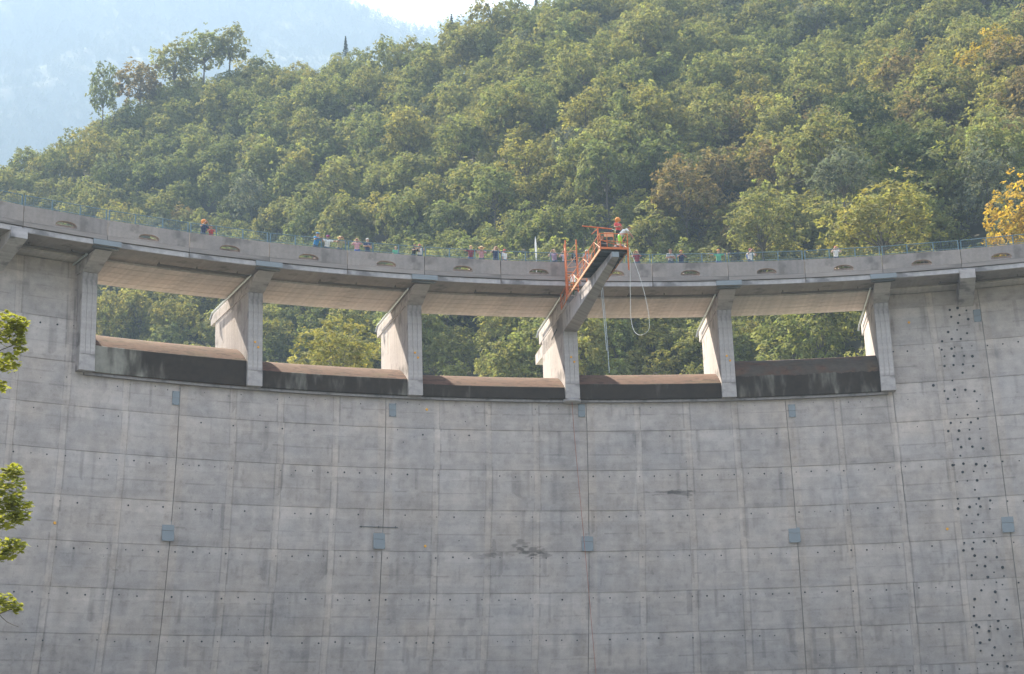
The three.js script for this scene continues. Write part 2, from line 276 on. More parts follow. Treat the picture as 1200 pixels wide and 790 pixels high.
// ------------------------------------------------------------------ spillway crests between the piers
function crestTexture(dark, seed, along = 0, shadeStain = 0, edge = 1.2) {      // along the arc (12 m) by round the profile (8 m)
  return dataTex(512, 256, (x, y) => {
    const a = x / 512 * 12, s = y / 256 * 8;
    const n = fbm(a * 1.1, s * 1.4, seed, 5), fine = fbm(a * 5, s * 5, seed + 3, 3) - 0.5, str = fbm(a * 2.6, s / 1.5, seed + 7, 4);
    let r = 0.130, g = 0.068, b = 0.046;                                             // weathered, iron-stained top
    const moss = sstep(0.55, 0.75, fbm(a * 0.7, s * 2, seed + 11, 4)); r += (0.12 - r) * moss * 0.5; g += (0.088 - g) * moss * 0.5; b += (0.048 - b) * moss * 0.5;
    const crust = sstep(0.52, 0.68, fbm(a * 1.8, s * 4.5, seed + 19, 4)); r *= 1 - 0.35 * crust; g *= 1 - 0.4 * crust; b *= 1 - 0.4 * crust;
    const face = s + (str - 0.5) * 0.25 < edge;                                     // the drop face carries a black water film with an uneven upper edge
    if (face) { const w = sstep(0.05, 0.85, str + (fbm(a / 2.2, s / 2, seed + 29, 3) - 0.5) * 0.7 + dark + along * (a - 2.5)); r = 0.24 + (0.040 - 0.24) * w; g = 0.22 + (0.028 - 0.22) * w; b = 0.19 + (0.020 - 0.19) * w; }
    if (shadeStain && !face) { const q = shadeStain * sstep(0.15, 0.6, n); r += (0.075 - r) * q; g += (0.062 - g) * q; b += (0.052 - b) * q; }  // shade and staining of this bay put into the top colour
    const t = 1 + (n - 0.5) * 0.4 + fine * 0.35; return [r * t, g * t, b * t];
  });
}
const crestHeights = [31.45, 30.72, 30.42, 30.66, 31.42];
crestHeights.forEach((H, i) => {
  const prof = [[81.50, 28.14], [81.46, 28.14 + 0.05]], lip = H - 1.62, side = i === 0 || i === 4;
  prof.push([81.46, i === 4 ? 29.65 : i === 0 ? 29.9 : lip + 0.20]);
  const y0 = prof[2][1]; if (i === 4) for (let s = 1; s <= 12; s++) { const a = s / 12 * Math.PI / 2; prof.push([81.46 + 2.9 * (1 - Math.cos(a)), y0 + (H - y0) * Math.sin(a)]); }
  else for (let s = 1; s <= 12; s++) { const a = s / 12; prof.push([81.46 + 3.1 * a, y0 + (H - y0) * (1 - Math.pow(1 - a, 1.55))]); }
  prof.push([85.6, H - 0.1], [87.2, H - 0.9], [88.6, H - 2.3], [88.8, 28.14]);
  const cr = top(new THREE.Group(), 'spillway_crest');
  tag(cr, ['rounded concrete spillway crest of the outer opening, pale concrete at one end of its face', 'stained spillway crest between two tall piers, tree tops rising right behind it', 'lowest brown stained spillway crest, next to the pier with the jump platform', 'brown spillway crest beside the jump platform pier, half in pier shade', 'high grey spillway crest beside the wall with the drilled holes'][i], 'spillway');
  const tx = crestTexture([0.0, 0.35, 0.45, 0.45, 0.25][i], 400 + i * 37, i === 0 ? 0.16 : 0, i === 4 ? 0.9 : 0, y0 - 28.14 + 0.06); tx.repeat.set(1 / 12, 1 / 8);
  const k0 = i + 0.045, k1 = i + 0.955;
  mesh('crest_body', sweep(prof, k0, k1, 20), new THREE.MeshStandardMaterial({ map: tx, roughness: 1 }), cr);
  mesh('drip_ledge', sweep([[81.62, 27.96], [81.62, 28.13], [83.2, 28.13], [83.2, 27.96]], i, i + 1, 16), M.ledge, cr);
});

// ------------------------------------------------------------------ piers
function makePier(i) {
  const h0 = 28.14, R0 = 81.2, t = top(new THREE.Group(), 'spillway_pier'); frame(t, i, R0, h0);
  const side = i === 0 || i === 5, W = 1.04;
  mesh('shaft', prism([[R0, h0 + 1.05], [R0, 34.70], [89.4, 34.70], [89.5, 28.2], [81.9, 28.2]], W, R0, h0), M.concrete, t);
  mesh('foot', prism([[R0 - 0.012, h0], [R0 - 0.012, h0 + 1.035], [82.4, h0 + 1.035], [82.4, h0]], W + 0.015, R0, h0), M.concrete, t);
  for (const x of [-0.34, 0, 0.34]) mesh('board', prism([[R0 - 0.03, h0 + 1.07], [R0 - 0.03, 34.66], [R0 + 0.05, 34.66], [R0 + 0.05, h0 + 1.07]], 0.31, R0, h0, 0.01, x), M.concrete, t);
  if (i !== 3) {
    mesh('corbel', prism([[R0 - 0.05, 34.70], [78.75, 35.52], [79.2, 35.56], [90.5, 35.56], [90.5, 34.70]], W + 0.10, R0, h0), M.concrete, t);
    mesh('bearing', merge([box(1.35, 0.16, 0.5, 0, 35.66 - h0, R0 - 78.62), box(1.7, 0.05, 0.34, 0, 35.57 - h0, R0 - 78.5)]), M.steelDark, t);
    mesh('joint_cover', box(1.85, 0.34, 0.10, 0, 35.83 - h0, R0 - 78.16), M.plate, t);
  } else {
    // the longer, deeper girder that carries the jump platform far out over the valley
    const g = []; const prof = [[92.4, 33.46, 0.52], [81.2, 33.10, 0.52], [78.0, 33.18, 0.50], [66.3, 33.95, 0.24]], topH = [34.25, 34.52, 34.50, 34.28];
    const pos = [], idx = []; prof.forEach(([R, h, w], q) => { for (const [x, y] of [[-w, h], [w, h], [w, topH[q]], [-w, topH[q]]]) pos.push(x, y - h0, R0 - R); });
    for (let q = 0; q < 3; q++) for (let e = 0; e < 4; e++) { const a = q * 4 + e, b = q * 4 + (e + 1) % 4; idx.push(a, b, a + 4, a + 4, b, b + 4); }
    idx.push(0, 1, 2, 0, 2, 3, 12, 14, 13, 12, 15, 14);
    const gg = new THREE.BufferGeometry(); gg.setAttribute('position', new THREE.Float32BufferAttribute(pos, 3)); gg.setIndex(idx); const fl = gg.toNonIndexed(); fl.computeVertexNormals();
    const pu = fl.attributes.position, uvA = []; for (let q = 0; q < pu.count; q++) uvA.push(pu.getZ(q) + pu.getX(q), pu.getY(q)); fl.setAttribute('uv', new THREE.Float32BufferAttribute(uvA, 2));
    mesh('girder', fl, M.concrete, t);
    mesh('corbel', prism([[79.4, 34.56], [79.0, 35.52], [79.3, 35.56], [90.5, 35.56], [90.5, 34.56]], W + 0.06, R0, h0), M.concrete, t);
    mesh('end_plate', box(0.46, 0.34, 0.06, 0, 34.12 - h0, R0 - 66.26), M.plate, t);
    mesh('tie_slot', prism([[85.6, 33.62], [83.4, 33.80], [83.4, 33.95], [85.6, 33.78]], 0.02, R0, h0, 0, -0.53), M.black, t);
    mesh('base_ring', new THREE.LatheGeometry([[0.0, 0], [0.7, 0], [0.66, -0.22], [0.2, -0.30], [0, -0.30]].map((v) => new THREE.Vector2(...v)), 12).translate(0, -0.01, -0.55), M.concrete, t);
  }
  if (i < 5 && i > 0) for (const [x, y] of [[-0.12, 3.05], [0.1, 2.7]]) { const g = new THREE.CylinderGeometry(0.075, 0.085, 0.04, 10); g.rotateX(Math.PI / 2); g.translate(x + 0.1, y, 0.045); mesh('survey_mark', g, M.yellow, t); }
  return t;
}
const pierLabels = ['square concrete pier at the end of the openings, joined to the plain grey wall', 'concrete pier with a bushy bright tree top showing in the opening beside it', 'concrete pier between the bushy tree top and the jump platform pier', 'concrete pier with a long projecting girder that carries the jump platform', 'concrete pier standing beside the shaded high crest, one bay from the jump platform', 'concrete pier ending the openings, joined to the wall with the drilled holes'];
for (let i = 0; i < 6; i++) tag(makePier(i), pierLabels[i], 'pier', 'piers of the spillway');
// stub beams that carry the deck over the abutments
for (const k of [-0.52, 5.53]) { const t = top(new THREE.Group(), 'support_beam'); frame(t, k, 78.2, 35.2); tag(t, k < 0 ? 'short concrete deck beam on the plain wall with whitewashed patchy end' : 'short square concrete deck beam above the drilled holes', 'beam', 'short beams under the deck');
  mesh('beam', prism([[78.12, 35.22], [78.12, 35.86], [82.3, 35.86], [82.3, 34.15]], 1.08, 78.2, 35.2, 0.03), k < 0 ? M.fascia : M.concrete, t); mesh('pad', box(1.2, 0.05, 0.5, 0, 0.665, -0.3), M.fascia, t); }

// ------------------------------------------------------------------ the road deck with parapet
const deck = top(new THREE.Group(), 'crest_bridge');
tag(deck, 'curved concrete road deck with solid parapet running over the dam piers', 'bridge');
const DK0 = -1.5, DK1 = 7.0;
mesh('slab', sweep([[78.30, 35.64], [78.30, 36.0], [78.55, 36.0], [78.55, 36.70], [80.3, 36.70], [80.3, 36.45], [86.3, 36.45], [86.3, 35.68], [81.0, 35.68], [81.0, 35.74], [79.2, 35.66]], DK0, DK1, 90), M.parapet, deck);
for (let i = -2; i < 7; i++) {      // each bay: formwork boards of the soffit, with open joints
  const a = i + 0.02, b = i + 0.98; let R = 81.04;
  for (const w of [1.05, 1.15, 1.0, 1.0, 0.98]) { mesh('soffit_board', sweep([[R, 35.56 + 0.01 * R1()], [R, 35.67], [R + w - 0.045, 35.67], [R + w - 0.045, 35.56 + 0.01 * R1()]], Math.max(DK0, a), Math.min(DK1, b), 8), M.soffit, deck); R += w; }
}
for (let i = -3; i < 14; i++) mesh('fascia', sweep([[78.22, 35.66 + 0.01 * R1()], [78.22, 35.985], [78.295, 35.985], [78.295, 35.66]], i / 2 + 0.004, i / 2 + 0.496, 6), M.fascia, deck);
const chord = 0.5 * DTH * 78.1;
function parapetPanel() {
  const w = chord - 0.035, s = new THREE.Shape([[-w / 2, 0.30], [w / 2, 0.30], [w / 2, 1.35], [-w / 2, 1.35]].map((p) => new THREE.Vector2(...p)));
  const hole = new THREE.Path(); const arch = [[-0.70, 0.40], [0.70, 0.40], [0.70, 0.44]];
  for (let q = 0; q <= 10; q++) { const x = 0.66 - 1.32 * q / 10; arch.push([x, 0.50 + 0.27 * Math.pow(1 - Math.pow(Math.abs(x) / 0.70, 2.6), 0.6)]); } arch.push([-0.70, 0.44]);
  hole.setFromPoints(arch.map((p) => new THREE.Vector2(...p))); s.holes.push(hole);
  const g = new THREE.ExtrudeGeometry(s, { depth: 0.26, bevelEnabled: true, bevelThickness: 0.012, bevelSize: 0.012, bevelOffset: -0.012, bevelSegments: 1 }); g.translate(0, 0, -0.26); return g;
}
const panelGeo = parapetPanel(), plinthGeo = box(chord - 0.03, 0.295, 0.30, 0, 0.148, -0.13), trimGeo = (() => { const pts = []; for (let q = 0; q <= 12; q++) { const x = -0.70 + 1.4 * q / 12; pts.push([x, 0.47 + 0.31 * Math.pow(Math.max(0, 1 - Math.pow(Math.abs(x) / 0.72, 2.6)), 0.6), 0.012]); } return tube(pts, 0.014, 24, 5); })();
const pm = [0, 1, 2].map((q) => { const m = M.parapet.clone(); m.map = M.parapet.map.clone(); m.map.offset.set(0.37 * q, 0.21 * q); m.color.setScalar(1 - 0.04 * q); return m; });
M.rust = mat(0.22, 0.12, 0.06, 0.9);
for (let i = -3; i < 14; i++) {
  const p = mesh('parapet_panel', panelGeo, pm[((i * 7) % 3 + 3) % 3], deck); frame(p, i / 2 + 0.25, 78.09 / Math.cos(DTH / 4) - 0.01, 36.03);
  mesh('plinth', plinthGeo, pm[((i * 5) % 3 + 3) % 3], p); mesh('arch_trim', trimGeo, M.rust, p);
}

// ------------------------------------------------------------------ railing, section by section
function railing() {
  const w = chord, y0 = 1.35, t = new THREE.Group();
  mesh('top_rail', bar([-w / 2 + 0.05, y0 + 0.70, 0], [w / 2 - 0.05, y0 + 0.70, 0], 0.032, 8), M.rail, t);
  mesh('bottom_rail', bar([-w / 2 + 0.05, y0 + 0.10, 0], [w / 2 - 0.05, y0 + 0.10, 0], 0.024, 6), M.rail, t);
  for (const x of [-w / 2 + 0.09, -w / 6, w / 6, w / 2 - 0.09]) mesh('post', merge([box(0.07, 0.72, 0.05, x, y0 + 0.35, 0), box(0.14, 0.02, 0.12, x, y0 + 0.01, 0)]), M.rail, t);
  const wires = []; for (let x = -w / 2 + 0.16; x < w / 2 - 0.12; x += 0.115) wires.push(box(0.009, 0.60, 0.009, x, y0 + 0.40, 0)); for (const y of [0.3, 0.5]) wires.push(box(w - 0.16, 0.008, 0.008, 0, y0 + y, 0.009));
  const wm = mesh('wire_mesh', merge(wires), M.rail, t); wm.userData.kind = 'stuff';
  return t;
}
const rail0 = railing();
for (let i = -3; i < 14; i++) { const r = i === -3 ? rail0 : rail0.clone(); top(r, 'railing'); frame(r, i / 2 + 0.25, 78.22, 36.03); tag(r, 'section of blue steel railing with wire infill on the parapet', 'railing', 'railing sections along the parapet'); }

// ------------------------------------------------------------------ drain pipes under the deck
for (let i = -1; i < 7; i++) {
  const t = top(new THREE.Group(), 'drain_pipe'); tag(t, i < 0 || i > 4 ? 'dark drain pipe under the deck above the plain wall' : 'dark drain pipe hung under the deck across a spillway opening', 'pipe', i < 0 || i > 4 ? 'drain pipes above the wall' : 'drain pipes of the openings');
  const pts = []; for (let q = 0; q <= 6; q++) pts.push(P(i + 0.36 + 0.58 * q / 6, 79.95, 35.46)); mesh('pipe', tube(pts, 0.07, 18, 8), M.pipe, t);
  for (const q of [0.37, 0.6, 0.85]) { const c = mesh('hanger', merge([box(0.05, 0.22, 0.2, 0, 0.06, 0)]), M.pipe, t); frame(c, i + q, 79.95, 35.48); }
  if (i + 1 >= 0 && i + 1 < 6) {
    const g = mesh('outlet_pipe', merge([bar([-0.80, 35.42, -79.7], [-0.80, 35.34, -89.3], 0.075, 8), bar([-0.80, 35.36, -89.2], [-0.92, 34.85, -89.4], 0.08, 8)]), M.galv, t); g.rotation.y = -th(i + 1);
  }
}

// ------------------------------------------------------------------ the jump platform on the girder (frame of the pier: z = 81.2 - R)
const JP = top(new THREE.Group(), 'jump_platform'); frame(JP, 3, 81.2, 34.52); tag(JP, 'orange railed jump platform and walkway at the end of the girder', 'platform');
{
  const Z = (R) => 81.2 - R, w = 0.90, zF = Z(66.5), zB = Z(78.0), rail = (a, b, r = 0.028) => bar(a, b, r, 6);
  for (let q = 0; q < 6; q++) mesh('floor_plank', box(2 * w, 0.05, 1.0, 0, 0.03, zF - 0.5 - q * 1.03), M.steelDark, JP);
  for (const s of [-1, 1]) mesh('edge_beam', box(0.07, 0.16, zF - zB, s * (w + 0.02), 0.0, (zF + zB) / 2), M.orangePale, JP);
  for (let q = 0; q < 6; q++) mesh('cross_beam', box(2 * w, 0.10, 0.10, 0, -0.06, zF - 0.3 - q * 1.1), M.steelDark, JP);
  for (const s of [-1, 1]) {
    mesh('hand_rail', rail([s * w, 1.08, zF], [s * w, 1.08, zB + 0.6]), M.orange, JP); mesh('knee_rail', rail([s * w, 0.56, zF], [s * w, 0.56, zB + 0.6], 0.02), M.orangePale, JP);
    for (let q = 0; q < 7; q++) mesh('rail_post', box(0.055, 1.08, 0.055, s * w, 0.56, zF - q * 1.75), M.orange, JP);
  }
  mesh('hand_rail', rail([-w, 1.08, zF], [w, 1.08, zF]), M.orange, JP); mesh('knee_rail', rail([-w, 0.62, zF], [w, 0.52, zF], 0.022), M.orange, JP); mesh('toe_board', box(2 * w + 0.1, 0.15, 0.03, 0, 0.09, zF + 0.02), M.orange, JP);
  mesh('brace', rail([-w + 0.1, 0.62, zF], [w - 0.3, 0.18, zF], 0.02), M.orange, JP);
  // davit over the platform
  const zd = zF - 2.6; mesh('davit_post', box(0.08, 2.35, 0.08, -0.42, 1.2, zd), M.orange, JP); mesh('davit_arm', merge([rail([-1.45, 2.46, zd], [0.55, 2.30, zd], 0.04), rail([-0.85, 1.9, zd], [-0.42, 2.3, zd], 0.03)]), M.orange, JP); mesh('jump_board', box(0.62, 0.30, 0.04, 0.16, 1.70, zd + 0.6), M.orangePale, JP);
  // tall gate frame beside the parapet, steps down from the deck
  const zg = Z(76.8); for (const [x, z] of [[-1.02, zg], [-0.28, zg + 0.2], [-0.9, zg - 0.9]]) mesh('gate_post', box(0.085, 4.0, 0.085, x, 2.05, z), M.orange, JP);
  for (const y of [1.35, 2.0, 2.55, 3.2]) mesh('gate_bar', rail([-1.02, y, zg], [-0.28, y + 0.06, zg + 0.2], 0.022), M.orangePale, JP);
  for (const y of [2.0, 3.0]) mesh('gate_bar', rail([-1.02, y, zg], [-0.9, y, zg - 0.9], 0.02), M.orangePale, JP);
  for (let q = 0; q < 7; q++) mesh('step', box(0.7, 0.03, 0.22, -0.62, 0.3 + q * 0.27, zg + 0.5 - q * 0.2), M.orangePale, JP);
  mesh('cage', merge([rail([-1.15, 0.55, zB - 0.5], [-1.15, -0.55, zB - 0.5], 0.03), rail([-1.15, 0.55, zB - 0.5], [-1.12, 0.6, zB + 1.4], 0.03), rail([-1.15, -0.55, zB - 0.5], [-1.12, -0.4, zB + 1.4], 0.03), rail([-1.12, 0.6, zB + 1.4], [-1.12, -0.4, zB + 1.4], 0.03), rail([-1.15, 0.1, zB - 0.5], [-1.12, 0.1, zB + 1.4], 0.02), rail([-1.15, -0.55, zB - 0.5], [-1.12, 0.6, zB + 1.4], 0.02)]), M.orange, JP);
  for (const [x0, z0, x1, z1] of [[-1.02, zg, -0.28, zg + 0.2], [-1.02, zg, -0.9, zg - 0.9]]) for (let q = 0; q < 4; q++) mesh('lattice', rail([x0, 0.2 + q * 0.9, z0], [x1, 1.1 + q * 0.9, z1], 0.018), M.orangePale, JP);
  for (const [x, z] of [[0.35, zg + 0.3], [0.9, zg - 0.2]]) mesh('gate_post', box(0.07, 3.1, 0.07, x, 1.6, z), M.orange, JP);
  for (const y of [1.1, 1.9, 2.7]) mesh('gate_bar', rail([-0.28, y, zg + 0.2], [0.35, y + 0.05, zg + 0.3], 0.02), M.orangePale, JP);
  for (const s of [-1, 1]) for (let q = 0; q < 6; q++) mesh('lattice', rail([s * w, q % 2 ? 1.05 : 0.1, zF - q * 1.75], [s * w, q % 2 ? 0.1 : 1.05, zF - (q + 1) * 1.75], 0.017), M.orangePale, JP);
  for (const x of [-0.45, 0, 0.45]) mesh('front_bar', rail([x, 0.12, zF], [x, 1.06, zF], 0.018), M.orange, JP);
  mesh('davit_stay', rail([0.5, 2.3, zd], [0.85, 1.1, zF], 0.012), M.steelDark, JP); mesh('davit_stay', rail([-1.4, 2.46, zd], [-0.9, 1.1, zd - 1.5], 0.012), M.steelDark, JP);
  mesh('kit_bag', new THREE.SphereGeometry(0.24, 8, 6).scale(1.3, 0.8, 0.8).translate(0.1, 0.26, zF - 0.9), M.black, JP); mesh('kit_box', box(0.42, 0.3, 0.3, 0.45, 0.22, zF - 1.6), M.rail, JP);
  mesh('notice_board', box(0.34, 0.46, 0.03, -0.72, 1.02, zg + 0.65), M.white, JP);
  mesh('winch', merge([box(0.4, 0.32, 0.4, -0.55, 0.24, zF - 0.7), new THREE.CylinderGeometry(0.14, 0.14, 0.5, 10).rotateZ(Math.PI / 2).translate(-0.5, 0.5, zF - 0.7)]), M.black, JP);
  mesh('rope_coil', new THREE.TorusGeometry(0.16, 0.06, 6, 12).rotateX(Math.PI / 2).translate(-0.62, 0.12, zF - 0.2), M.white, JP);
}
const inFrame3 = (x, R, h) => { const v = new THREE.Vector3(x, 0, 0).applyAxisAngle(new THREE.Vector3(0, 1, 0), -th(3)); return P(3, R, h).add(v); };
tag(top(mesh('bungee_rope', tube([[0.93, 66.25, 34.6], [0.93, 66.25, 33.6], [0.88, 66.4, 31.6], [0.85, 66.4, 29.8], [0.95, 66.0, 28.9], [1.2, 65.4, 28.55], [1.55, 64.9, 28.75], [1.62, 64.9, 29.6], [1.45, 65.3, 31.6], [1.12, 65.9, 33.6], [0.95, 66.25, 34.55]].map((p) => inFrame3(...p)), 0.015, 70, 6), M.rope), 'bungee_rope'), 'pale bungee rope hanging in a long loop below the platform', 'rope');
tag(top(mesh('rope_sleeve', bar([0, 0, 0], [0, -1.35, 0.05], 0.05, 8), M.orange), 'rope_sleeve'), 'orange sleeve hanging at the top of the bungee rope', 'sleeve').position.copy(inFrame3(0.84, 66.3, 34.45));
for (const [x, d] of [[0.55, 0], [0.72, 0.25]]) tag(top(mesh('safety_line', tube([[x, 73.2 + d, 34.6], [x + 0.05, 73.2 + d, 33.2], [x + 0.14, 73.2 + d, 31.4], [x + 0.2, 73.2 + d, 29.6 - d * 6]].map((p) => inFrame3(...p)), 0.024, 20, 5), M.galv), 'safety_line'), 'thin grey safety line hanging straight down beside the girder', 'rope', 'grey lines hanging beside the girder');
M.redRope = mat(0.36, 0.16, 0.13, 0.9);
tag(top(mesh('red_rope', tube([P(2.993, 81.3, 28.2), P(3.005, 81.55, 25.5), P(3.022, 81.8, 22.5), P(3.058, 82.2, 16), P(3.102, 82.9, 8), P(3.13, 83, 3)], 0.022, 40, 5), M.redRope), 'red_rope'), 'thin faded red rope hanging down the dam face from a pier foot', 'rope');
{ const t = top(new THREE.Group(), 'flag_pole'); frame(t, 2.758, 79.2, 36.70); tag(t, 'slim white furled flag on a pole behind the railing', 'flag pole'); mesh('pole', bar([0, 0, 0], [0, 2.9, 0], 0.03), M.galv, t); mesh('furled_flag', new THREE.LatheGeometry([[0, 1.25], [0.045, 1.3], [0.07, 1.9], [0.065, 2.4], [0.03, 2.75], [0, 2.8]].map((v) => new THREE.Vector2(...v)), 10), M.white, t); }

// ------------------------------------------------------------------ people
const mcMat = new THREE.MeshBasicMaterial();
function blend(caps, smooth = 0.05, res = 54) {        // tapered capsules joined smoothly, meshed as one surface; box of +-1.06 m
  const S = 1.06, mc = new MarchingCubes(res, mcMat, false, false, 60000), hs = mc.halfsize, f = mc.field, sz = mc.size; f.fill(-1);
  let lo = [9, 9, 9], hi = [-9, -9, -9]; for (const c of caps) for (let a = 0; a < 3; a++) { lo[a] = Math.min(lo[a], c[a] - c[6], c[a + 3] - c[7]); hi[a] = Math.max(hi[a], c[a] + c[6], c[a + 3] + c[7]); }
  const ix = (v) => Math.round(v / S * hs + hs), r0 = lo.map((v) => Math.max(1, ix(v - 0.1))), r1 = hi.map((v) => Math.min(sz - 2, ix(v + 0.1)));
  for (let z = r0[2]; z <= r1[2]; z++) for (let y = r0[1]; y <= r1[1]; y++) for (let x = r0[0]; x <= r1[0]; x++) {
    const px = (x - hs) / hs * S, py = (y - hs) / hs * S, pz = (z - hs) / hs * S; let acc = 0;
    for (const c of caps) {
      const dx = c[3] - c[0], dy = c[4] - c[1], dz = c[5] - c[2], L = dx * dx + dy * dy + dz * dz + 1e-9; let t = ((px - c[0]) * dx + (py - c[1]) * dy + (pz - c[2]) * dz) / L; t = t < 0 ? 0 : t > 1 ? 1 : t;
      const ex = px - c[0] - dx * t, ey = py - c[1] - dy * t, ez = (pz - c[2] - dz * t) * (c[8] || 1); const d = Math.sqrt(ex * ex + ey * ey + ez * ez) - (c[6] + (c[7] - c[6]) * t);
      acc += Math.exp(-Math.min(8, Math.max(-8, d / smooth * 2.2)));
    }
    f[z * sz * sz + y * sz + x] = Math.log(acc) * smooth / 2.2;
  }
  mc.isolation = 0; mc.update();
  const n = mc.count, p = new Float32Array(n * 3), nn = new Float32Array(n * 3);
  for (let i = 0; i < n * 3; i++) { p[i] = mc.positionArray[i] * S; nn[i] = mc.normalArray[i]; }
  const g = new THREE.BufferGeometry(); g.setAttribute('position', new THREE.BufferAttribute(p, 3)); g.setAttribute('normal', new THREE.BufferAttribute(nn, 3));
  g.setAttribute('uv', new THREE.BufferAttribute(new Float32Array(n * 2), 2)); return g;
}
const cap = (a, b, ra, rb, flat) => [...a, ...b, ra, rb, flat || 1];
function hand(wr, dir, side) {      // palm, four fingers of unequal length and a thumb, slightly curled
  const d = new THREE.Vector3(...dir).normalize(), up = Math.abs(d.y) > 0.9 ? new THREE.Vector3(0, 0, 1) : new THREE.Vector3(0, 1, 0), ac = new THREE.Vector3().crossVectors(d, up).normalize(), nrm = new THREE.Vector3().crossVectors(ac, d);
  const w = new THREE.Vector3(...wr), at = (a, b, c) => w.clone().addScaledVector(d, a).addScaledVector(ac, b).addScaledVector(nrm, c).toArray(), out = [];
  out.push(new THREE.SphereGeometry(0.05, 8, 6).scale(1, 1, 1).translate(...at(0.045, 0, 0)));
  [0.068, 0.08, 0.074, 0.056].forEach((L, q) => { const b = -0.03 + q * 0.02; out.push(bar(at(0.08, b, 0), at(0.08 + L * 0.55, b, -0.012), 0.0095, 5), bar(at(0.08 + L * 0.55, b, -0.012), at(0.08 + L, b, -0.038), 0.0085, 5)); });
  out.push(bar(at(0.03, -0.04 * side, 0), at(0.07, -0.075 * side, -0.015), 0.011, 5), bar(at(0.07, -0.075 * side, -0.015), at(0.10, -0.07 * side, -0.03), 0.0095, 5));
  return out;
}
const FIG = new Map();
function figure(pose) {       // joints for a 1.74 m figure facing +z, feet at y = -0.98
  if (FIG.has(pose)) return FIG.get(pose);
  const lean = { stand: 0.02, photo: 0.05, lean: 0.16, spread: 0.10, bend: 0.55, folded: 0.0 }[pose], B = -0.98;
  const hipY = B + 0.92, chest = pose === 'bend' ? [0, hipY + 0.30, 0.26] : [0, hipY + 0.36, lean * 0.8], neck = pose === 'bend' ? [0, hipY + 0.42, 0.48] : [0, hipY + 0.54, lean * 1.1];
  const head = pose === 'bend' ? [0, neck[1] + 0.08, neck[2] + 0.14] : [0, neck[1] + 0.17, neck[2] + 0.045];
  const sh = (s) => [s * 0.19, neck[1] - 0.06, neck[2] - 0.02]; let el, wr;
  if (pose === 'photo') { el = (s) => [s * 0.34, neck[1] - 0.18, neck[2] + 0.20]; wr = (s) => [s * 0.09, neck[1] + 0.11, neck[2] + 0.27]; }
  else if (pose === 'lean') { el = (s) => [s * 0.31, neck[1] - 0.24, neck[2] + 0.16]; wr = (s) => [s * 0.10, neck[1] - 0.14, neck[2] + 0.34]; }
  else if (pose === 'spread') { el = (s) => [s * 0.44, neck[1] - 0.10, neck[2] + 0.12]; wr = (s) => [s * 0.68, neck[1] - 0.06, neck[2] + 0.18]; }
  else if (pose === 'bend') { el = (s) => [s * 0.24, neck[1] - 0.24, neck[2] + 0.14]; wr = (s) => [s * 0.16, neck[1] - 0.42, neck[2] + 0.26]; }
  else if (pose === 'folded') { el = (s) => [s * 0.29, neck[1] - 0.30, neck[2] + 0.03]; wr = (s) => [-s * 0.05, neck[1] - 0.26, neck[2] + 0.20]; }
  else { el = (s) => [s * 0.26, neck[1] - 0.34, neck[2] - 0.03]; wr = (s) => [s * 0.24, neck[1] - 0.56, neck[2] + 0.10]; }
  const hip = (s) => [s * 0.095, hipY, 0], kn = (s) => [s * 0.11, B + 0.49, 0.03], an = (s) => [s * 0.115, B + 0.085, -0.02], toe = (s) => [s * 0.13, B + 0.04, 0.15], pel = [0, hipY + 0.03, 0];
  const S = [-1, 1], body = [cap(pel, chest, 0.135, 0.145, 1.25), cap(chest, neck, 0.14, 0.07, 1.2), cap(neck, head, 0.055, 0.06), cap([head[0], head[1] + 0.025, head[2] - 0.012], [head[0], head[1] - 0.05, head[2] + 0.015], 0.098, 0.072)];
  for (const s of S) body.push(cap(sh(s), el(s), 0.058, 0.044), cap(el(s), wr(s), 0.043, 0.03), cap(hip(s), kn(s), 0.088, 0.06), cap(kn(s), an(s), 0.058, 0.04), cap(an(s), toe(s), 0.045, 0.035), cap([s * 0.09, neck[1] - 0.03, neck[2] - 0.02], sh(s), 0.06, 0.06));
  const geos = [blend(body, 0.035, 60)];
  for (const s of S) { const e = el(s), w = wr(s); geos.push(...hand(w, [w[0] - e[0], w[1] - e[1], w[2] - e[2]], s)); geos.push(new THREE.SphereGeometry(0.028, 6, 5).scale(0.5, 1, 0.7).translate(head[0] + s * 0.092, head[1] - 0.005, head[2])); }
  geos.push(new THREE.ConeGeometry(0.018, 0.05, 5).translate(head[0], head[1] - 0.012, head[2] + 0.098), new THREE.SphereGeometry(0.02, 6, 4).scale(1.4, 0.35, 0.6).translate(head[0], head[1] - 0.055, head[2] + 0.085));
  const shirt = [cap([pel[0], pel[1] + 0.02, pel[2]], chest, 0.16, 0.168, 1.25), cap(chest, [neck[0], neck[1] - 0.05, neck[2]], 0.165, 0.085, 1.2)], legs = [cap(pel, [0, hipY - 0.02, 0], 0.15, 0.14, 1.2)], shorts = [cap(pel, [0, hipY - 0.02, 0], 0.155, 0.15, 1.2)];
  for (const s of S) { const a = sh(s), b = el(s), m = [0, 1, 2].map((q) => a[q] + (b[q] - a[q]) * 0.62); shirt.push(cap([s * 0.09, neck[1] - 0.04, neck[2] - 0.02], a, 0.075, 0.078), cap(a, m, 0.078, 0.068)); legs.push(cap(hip(s), kn(s), 0.108, 0.082), cap(kn(s), [an(s)[0], an(s)[1] + 0.05, an(s)[2]], 0.08, 0.062)); const k2 = [0, 1, 2].map((q) => hip(s)[q] + (kn(s)[q] - hip(s)[q]) * 0.85); shorts.push(cap(hip(s), k2, 0.112, 0.10)); }
  const eyes = S.map((s) => new THREE.SphereGeometry(0.013, 6, 4).translate(head[0] + s * 0.036, head[1] + 0.008, head[2] + 0.088));
